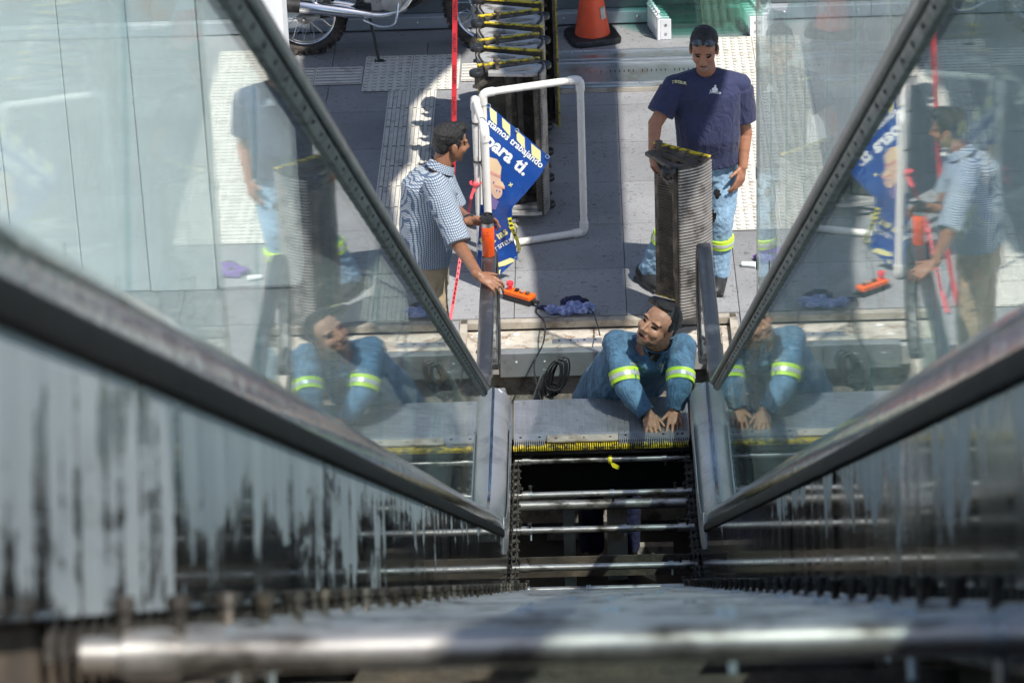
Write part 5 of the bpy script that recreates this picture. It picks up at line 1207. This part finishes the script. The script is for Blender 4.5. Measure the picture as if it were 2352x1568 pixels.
trunk(tee, [((0.70, 2.12, 0.845), lat, 0.196, 0.150), ((0.70, 2.11, 0.93), lat, 0.190, 0.152), ((0.70, 2.09, 1.04), lat, 0.196, 0.165), ((0.695, 2.075, 1.20), lat, 0.208, 0.150), ((0.69, 2.06, 1.32), lat, 0.215, 0.128), ((0.69, 2.055, 1.395), lat, 0.165, 0.098), ((0.69, 2.05, 1.43), lat, 0.095, 0.078)])
for sh, el in ((shR, elR), (shL, elL)):
    e1 = sh.lerp(el, 0.72); tee.cap(sh + Vector((0.03 if sh is shR else -0.03, 0, 0.005)), 0.076, sh.lerp(el, 0.3), 0.078); tee.tube([sh.lerp(el, 0.05), sh.lerp(el, 0.45), e1], [0.076, 0.078, 0.083], 18); tee.cap(nkA + Vector((0.05 if sh is shL else -0.05, 0, -0.035)), 0.070, sh + Vector((0.01 if sh is shR else -0.01, 0, 0.005)), 0.074)
TEE = remesh('tshirt', tee, 0.006, [MAT['tee']], A, sm=3, disp=folds(0.010, [((0.6, 0, 1), 5, 1.0), ((-0.7, 0.2, 1), 5.5, 4.0)], 0.12))
jn = MB(); trunk(jn, [((0.70, 2.13, 0.74), lat, 0.168, 0.122), ((0.70, 2.125, 0.84), lat, 0.175, 0.128), ((0.70, 2.12, 0.93), lat, 0.168, 0.122)])
for pts in (((0.775, 2.13, 0.80), (0.785, 2.08, 0.62), (0.775, 2.055, 0.46), (0.765, 2.08, 0.28), (0.752, 2.10, 0.075)), ((0.625, 2.13, 0.80), (0.57, 2.11, 0.62), (0.50, 2.09, 0.46), (0.41, 2.12, 0.28), (0.33, 2.17, 0.075))):
    jn.tube(pts, [0.095, 0.088, 0.078, 0.074, 0.074], 20)
JN = remesh('jeans', jn, 0.0065, [MAT['jeans'], MAT['undersh'], MAT['skinA']], A, sm=3, disp=folds(0.012, [((0, 0, 1), 9, 2.0), ((0.9, 0.1, 0.5), 10, 7.0)]),
            pick=lambda c, n_: (1 if ((c.x - 0.745) / 0.022) ** 2 + ((c.z - 0.655) / 0.030) ** 2 < 1.0 + 0.5 * noise.noise(c * 60) and n_.y < 0 else (1 if ((c.x - 0.705) / 0.035) ** 2 + ((c.z - 0.505) / 0.05) ** 2 < 1.0 + 0.7 * noise.noise(c * 60) and n_.y < 0 else 0)))
band('reflective_band', (0.768, 2.07, 0.345), (0.765, 2.078, 0.285), 0.084, 0.083, A)
band('reflective_band', (0.437, 2.115, 0.345), (0.412, 2.12, 0.285), 0.084, 0.083, A)
for x, y, a in ((0.752, 2.06, -0.15), (0.315, 2.13, 0.5)):
    sh_ = MB(); Rm = RZ(a).to_3x3(); c_ = Vector((x, y, 0)); sh_.ell(c_ + Rm @ Vector((0, -0.06, 0.045)), (0.05, 0.12, 0.045), Rm); sh_.ell(c_ + Rm @ Vector((0, 0.06, 0.06)), (0.045, 0.06, 0.06), Rm); sh_.box(c_ + Rm @ Vector((0, -0.02, 0.013)), (0.09, 0.26, 0.022), Rm)
    remesh('shoe', sh_, 0.006, [MAT['shoe']], A, sm=2)
bt = bvh_of(TEE)
cloth_print('chest_lettering', text_mb('SITEUR', 1.0, 0.03), (1549, 190), radians(10), 28, TEE, bt, MAT['cream'])
cloth_print('chest_lettering', text_mb('T', 1.0, 0.0), (1542, 192), radians(10), 6, TEE, bt, MAT['cream'])
cloth_print('chest_lettering', text_mb('Jalisco', 1.0, 0.01), (1629, 213), radians(8), 27, TEE, bt, MAT['lett'])
cloth_print('chest_crest', CREST, (1635, 205), radians(8), 14, TEE, bt, MAT['lett'])

# ------------------------------------------------------------------ B: man in the checked shirt, hands on the handrail
Bp = thing('person', (-1.0, 0.85, 0.0), 'man in a checked shirt and khaki trousers leaning on the left handrail', 'person')
hB = GY(1036, 328, 0.93); BB = basis((0.86, 0.40, -0.16), (0.12, -0.02, 1))
nkB = GY(1012, 385, 0.90); latB = Vector((0.45, -0.89, 0))            # towards his right shoulder
chB = GY(985, 455, 0.86); hpB = GY(975, 588, 0.84)
sR, sL = GY(1002, 428, 0.70), GY(1016, 408, 1.00)
eR = GY(1056, 566, 0.48); wR = GZ(1099, 632, 1.025); hR = at(s_of_Y(0.24), -0.612, 0.80)
eL = GY(1046, 482, 0.98); wL = GZ(1080, 508, 1.16)
body = MB(); head(body, hB, BB, 1.0, 1.0); body.cap(hB + BB @ Vector((0, -0.025, -0.05)), 0.057, nkB, 0.064)
trunk(body, [(hpB, latB, 0.13, 0.10), (chB, latB, 0.15, 0.10), (nkB - Vector((0.02, 0, 0.08)), latB, 0.08, 0.06)])
limb(body, [sR, eR, wR], [0.058, 0.043, 0.029]); limb(body, [sL, eL, wL], [0.056, 0.042, 0.029]); body.cap(eR.lerp(wR, 0.15), 0.043, eR.lerp(wR, 0.45), 0.038)
hand(body, wR, GZ(1128, 646, 1.0) - wR, (0.25, -0.45, 0.85), (0.1, 1, 0), [(0.35, 0.6, 0.5)] * 4, 0.2)
fc = hb + Vector((0, 0, 0.19))
hand(body, wL, (fc + Vector((0.01, 0.055, 0.0))) - wL, (-0.25, 0.85, 0.45), (0.1, -0.2, 1), [0.35, 0.4, 0.42, 0.45], 0.1, tdir=(0.75, -0.55, -0.15))
limb(body, [hpB + Vector((0, 0, -0.05)), (-1.0, 0.85, 0.45), (-1.02, 0.88, 0.08)], [0.1, 0.06, 0.045])
remesh('body', body, 0.0048, [MAT['skinB'], MAT['lip'], MAT['eye'], MAT['hair']], Bp, pick=face_pick(hB, BB, 1.0, 1.0, 0, 1, 2, 3), sm=2)
def hB_(mb):
    V = lambda x, y, z_: hB + BB @ Vector((x, y, z_))
    mb.ell(V(0, -0.022, 0.048), (0.082, 0.098, 0.082), BB); mb.ell(V(0, 0.045, 0.100), (0.055, 0.042, 0.030), BB); mb.ell(V(0, -0.058, -0.005), (0.068, 0.05, 0.062), BB)
    for sx in (-1, 1): mb.ell(V(sx * 0.072, 0.008, 0.026), (0.010, 0.020, 0.034), BB)
hair(hB_, 'hair', Bp, 0.0035, 75)
sh = MB()
trunk(sh, [(hpB + Vector((0, 0, -0.02)), latB, 0.165, 0.135), (hpB.lerp(chB, 0.35), latB, 0.175, 0.145), (hpB.lerp(chB, 0.7), latB, 0.19, 0.145), (chB + Vector((0, 0, 0.05)), latB, 0.20, 0.135), (nkB - Vector((0.03, 0.0, 0.075)), latB, 0.185, 0.11), (nkB - Vector((0.01, 0, 0.02)), latB, 0.10, 0.075)])
sh.tube([sR.lerp(sL, 0.12), sR.lerp(eR, 0.25), sR.lerp(eR, 0.6), sR.lerp(eR, 0.95)], [0.078, 0.078, 0.074, 0.078], 18); sh.cap(sR, 0.078, sR.lerp(eR, 0.3), 0.076)
sh.tube([sL, sL.lerp(eL, 0.5), sL.lerp(eL, 0.92)], [0.074, 0.070, 0.072], 18)
SHB = remesh('shirt', sh, 0.006, [MAT['check']], Bp, sm=3, disp=folds(0.010, [((0.3, 0.3, 1), 6, 3.0), ((1, 0, 0.4), 6.5, 6.0)], 0.12))
col_ = MB()
axn = (hB - nkB).normalized(); col_.tube([nkB - axn * 0.012, nkB + axn * 0.012, nkB + axn * 0.035], [0.088, 0.080, 0.072], 22, cap=False); col_.build('collar', MAT['check'], SHB, smooth=60)
tr_ = MB(); trunk(tr_, [(hpB + Vector((0.0, 0.0, -0.16)), latB, 0.155, 0.125), (hpB + Vector((0, 0, -0.05)), latB, 0.160, 0.128), (hpB + Vector((0, 0, 0.03)), latB, 0.152, 0.122)])
lu = latB.normalized()
for k in (-1, 1): tr_.tube([hpB + lu * 0.075 * k + Vector((0, 0, -0.10)), hpB + lu * 0.09 * k + Vector((0.01, 0.01, -0.35)), Vector((hpB.x + 0.0, hpB.y, 0.07)) + lu * 0.10 * k], [0.095, 0.082, 0.07], 20)
remesh('trousers', tr_, 0.007, [MAT['khaki'], MAT['belt']], Bp, sm=3, disp=folds(0.010, [((0.2, 0, 1), 8, 2.0), ((1, 0, 0.3), 9, 5.0)]))
for k in (-1, 1):
    s2 = MB(); c_ = Vector((hpB.x, hpB.y, 0)) + lu * 0.10 * k; s2.ell(c_ + Vector((0.06, 0.03, 0.045)), (0.13, 0.05, 0.045)); remesh('shoe', s2, 0.008, [MAT['shoe']], Bp, sm=1)
wt = MB(); ax_ = (wL - eL).normalized(); wt.tube([wL - ax_ * 0.045, wL - ax_ * 0.02], 0.036, 20); wo = wt.build('watch', MAT['plastic'], Bp, smooth=40)
wt = MB(); wt.box(wL - ax_ * 0.032 + Vector((0, -0.034, 0.012)), (0.036, 0.012, 0.036)); wt.build('watch_face', MAT['lens'], wo, bevel=0.004)

# ------------------------------------------------------------------ C: worker in blue denim leaning out of the pit
Cp = thing('person', (0.12, 0.95, -1.25), 'worker in a blue denim shirt with lime bands leaning out of the pit', 'person')
hC = GY(1510, 748, 0.42); BC = basis((-0.60, -0.70, 0.42), (0.46, 0.05, 0.88)); sC = 1.13
hpC = Vector((0.03, 0.90, -0.20)); chC = GY(1470, 830, 0.60); nkC = GY(1512, 788, 0.52)
sRc, sLc = GY(1418, 792, 0.52), GY(1566, 800, 0.52)
eRc = GY(1440, 890, 0.34); wRc = GZ(1490, 952, 0.055); eLc = GY(1562, 885, 0.33); wLc = GZ(1550, 942, 0.06)
latC = Vector((1, 0.10, 0.05))
body = MB(); head(body, hC, BC, sC, 1.10); body.ell(hC + BC @ Vector((0, 0.028, -0.072)), (0.072, 0.072, 0.058), BC); body.ell(hC + BC @ Vector((0, 0.045, -0.098)), (0.052, 0.050, 0.036), BC); body.cap(hC + BC @ Vector((0, -0.03, -0.06)), 0.072, nkC, 0.078)
trunk(body, [(hpC, latC, 0.17, 0.13), (chC, latC, 0.18, 0.12), (nkC - Vector((0, -0.02, 0.07)), latC, 0.13, 0.08)])
limb(body, [sRc, eRc, wRc], [0.06, 0.045, 0.032]); limb(body, [sLc, eLc, wLc], [0.06, 0.045, 0.032])
tR = hand(body, wRc, GZ(1501, 990, 0.018) - wRc, (-0.1, -0.35, 0.9), (0.9, 0.3, 0), [0.62, 0.62, 0.62, 0.62], 0.3, 1.06, tdir=(0.6, -0.5, -0.4))
tL = hand(body, wLc, GZ(1551, 985, 0.016) - wLc, (0.1, -0.35, 0.9), (-0.9, 0.2, 0), [(0.15, 0.35, 0.2), (0.2, 0.3, 0.2), 0.5, 0.6], 0.25, 1.06, 0.10)
for k in (-1, 1): limb(body, [hpC + Vector((0.09 * k, 0.02, -0.05)), hpC + Vector((0.11 * k, -0.02, -0.52)), Vector((hpC.x + 0.11 * k, 0.92, -1.17))], [0.09, 0.06, 0.045])
remesh('body', body, 0.0048, [MAT['skinC'], MAT['lip'], MAT['eye'], MAT['hair'], MAT['stub']], Cp, pick=face_pick(hC, BC, sC, 1.10, 0, 1, 2, 3, 4, -0.072, mo=0.0055), sm=2)
for p, d in tL[:2]:
    q = MB(); q.ell(p + Vector((0, -0.004, 0.008)), (0.006, 0.007, 0.003)); q.build('fingernail', MAT['nail'], Cp, smooth=60)
def hC_(mb):
    V = lambda x, y, z_: hC + BC @ (Vector((x * 1.1, y, z_)) * sC)
    mb.ell(V(0, -0.030, 0.050), (0.095, 0.108, 0.094), BC); mb.ell(V(0.01, 0.022, 0.112), (0.060, 0.045, 0.028), BC); mb.ell(V(0, -0.066, 0.0), (0.080, 0.058, 0.07), BC)
    for sx in (-1, 1): mb.ell(V(sx * 0.073, 0.004, 0.038), (0.012, 0.022, 0.032), BC)
HC = hair(hC_, 'hair', Cp, 0.0025, 50)
dn = MB()
trunk(dn, [(hpC + Vector((0, 0.01, -0.04)), latC, 0.215, 0.16), (hpC.lerp(chC, 0.35), latC, 0.222, 0.17), (hpC.lerp(chC, 0.7), latC, 0.225, 0.165), (chC + Vector((0.01, 0, 0.03)), latC, 0.225, 0.150), (nkC - Vector((0, -0.03, 0.085)), latC, 0.20, 0.118), (nkC - Vector((0, -0.01, 0.02)), latC, 0.115, 0.088)])
for s0, e0, w0 in ((sRc, eRc, wRc), (sLc, eLc, wLc)):
    dn.cap(s0, 0.088, s0.lerp(e0, 0.3), 0.082); dn.tube([s0, s0.lerp(e0, 0.5), e0, e0.lerp(w0, 0.4), e0.lerp(w0, 0.80), e0.lerp(w0, 0.93)], [0.086, 0.078, 0.070, 0.062, 0.052, 0.052], 18); dn.cap(e0, 0.066, e0.lerp(w0, 0.2), 0.062)
DN = remesh('denim_shirt', dn, 0.006, [MAT['denim'], MAT['undersh']], Cp, sm=3, disp=folds(0.016, [((0.4, 0.2, 1), 6, 5.0), ((1, -0.2, -0.5), 7, 2.0)], 0.15))
bd = bvh_of(DN)
axn = (hC - nkC).normalized(); c_ = MB(); c_.tube([nkC - axn * 0.01, nkC + axn * 0.02, nkC + axn * 0.04], [0.105, 0.094, 0.088], 24, cap=False); c_.build('collar', MAT['denim'], DN, smooth=60)
vee = [(1486, 800), (1522, 806), (1508, 832), (1494, 826)]
for nm, pts, m_, of in (('undershirt', vee, 'undersh', 0.045), ('collar_flap', [(1478, 790), (1486, 800), (1496, 836), (1484, 830), (1474, 804)], 'denim', 0.012), ('collar_flap', [(1524, 802), (1538, 796), (1534, 822), (1504, 842), (1512, 826)], 'denim', 0.012), ('pocket_flap', [(1502, 862), (1528, 856), (1530, 872), (1520, 884), (1504, 878)], 'denim', 0.008), ('pocket_flap', [(1456, 846), (1470, 852), (1470, 868), (1460, 872)], 'denim', 0.008)):
    b = dense(poly2(pts), 6.0); vs = []
    for v in b.v:
        d = ray(v.x, -v.y); h = bd.ray_cast(CAM, d); vs.append((h[0] if h[0] is not None else GY(v.x, -v.y, 0.5)) - d * of)
    b.v = vs; b.build(nm, MAT[m_], DN, smooth=60)
cloth_print('chest_lettering', text_mb('Jalisco', 1.0, 0.0), (1509, 848), radians(3), 20, DN, bd, MAT['silver'], 0.006)
cloth_print('chest_crest', CREST, (1513, 838), radians(3), 11, DN, bd, MAT['silver'], 0.006)
cloth_print('chest_lettering', text_mb('SITEUR', 1.0, 0.0), (1447, 836), radians(12), 18, DN, bd, MAT['cream'], 0.006)
band('reflective_band', sRc.lerp(eRc, 0.62), sRc.lerp(eRc, 0.90), 0.088, 0.083, Cp); band('reflective_band', sLc.lerp(eLc, 0.66), sLc.lerp(eLc, 0.94), 0.086, 0.081, Cp)
tr_ = MB(); trunk(tr_, [(hpC + Vector((0, 0.01, -0.16)), latC, 0.17, 0.14), (hpC + Vector((0, 0.01, 0.02)), latC, 0.18, 0.145)])
for k in (-1, 1): tr_.tube([hpC + Vector((0.09 * k, 0.02, -0.10)), hpC + Vector((0.11 * k, -0.02, -0.52)), Vector((hpC.x + 0.11 * k, 0.92, -1.19))], [0.10, 0.085, 0.075], 20)
remesh('trousers', tr_, 0.008, [MAT['ragnavy']], Cp, sm=2, disp=folds(0.010, [((0, 0, 1), 8, 2.0)]))
for k in (-1, 1):
    s2 = MB(); s2.ell((hpC.x + 0.11 * k, 0.86, -1.205), (0.05, 0.13, 0.045)); remesh('boot', s2, 0.008, [MAT['shoe']], Cp, sm=1)

# ================================================================== ADDED SHADE BOARDS, unseen above the landing, cut to cast the bands of shade
def shade(poly, H):
    k = (H / -SUN_T.z); return [Vector((x, y, 0)) - SUN_T * k for x, y in poly]
CN = MB(); HC_ = 5.2
cn_me = MB().b2((3.2, -1.5, 0.0), (3.4, -1.3, 5.1)); SHADE_CASTER = cn_me.build('shade_caster', MAT['steel'], kind='structure', label='added unseen boards that shade the landing')
for poly in ([(-0.34, 1.60), (0.19, 1.58), (0.19, 8.6), (-0.62, 8.6), (-0.66, 5.6), (-0.80, 5.2), (-1.02, 4.9), (-1.08, 4.0), (-1.0, 3.5), (-0.52, 3.3), (-0.38, 2.5)], [(-2.1, 3.0), (-1.42, 2.4), (-1.30, 3.2), (-1.36, 3.8), (-1.24, 4.2), (-1.28, 5.2), (-1.12, 5.7), (-0.90, 6.3), (-0.86, 8.6), (-2.1, 8.6)]):
    b = MB(); b.prism(shade(poly, HC_), (0, 0, 0), (0, 0, 0.08)); b.build('shade_board', MAT['steel'], SHADE_CASTER)
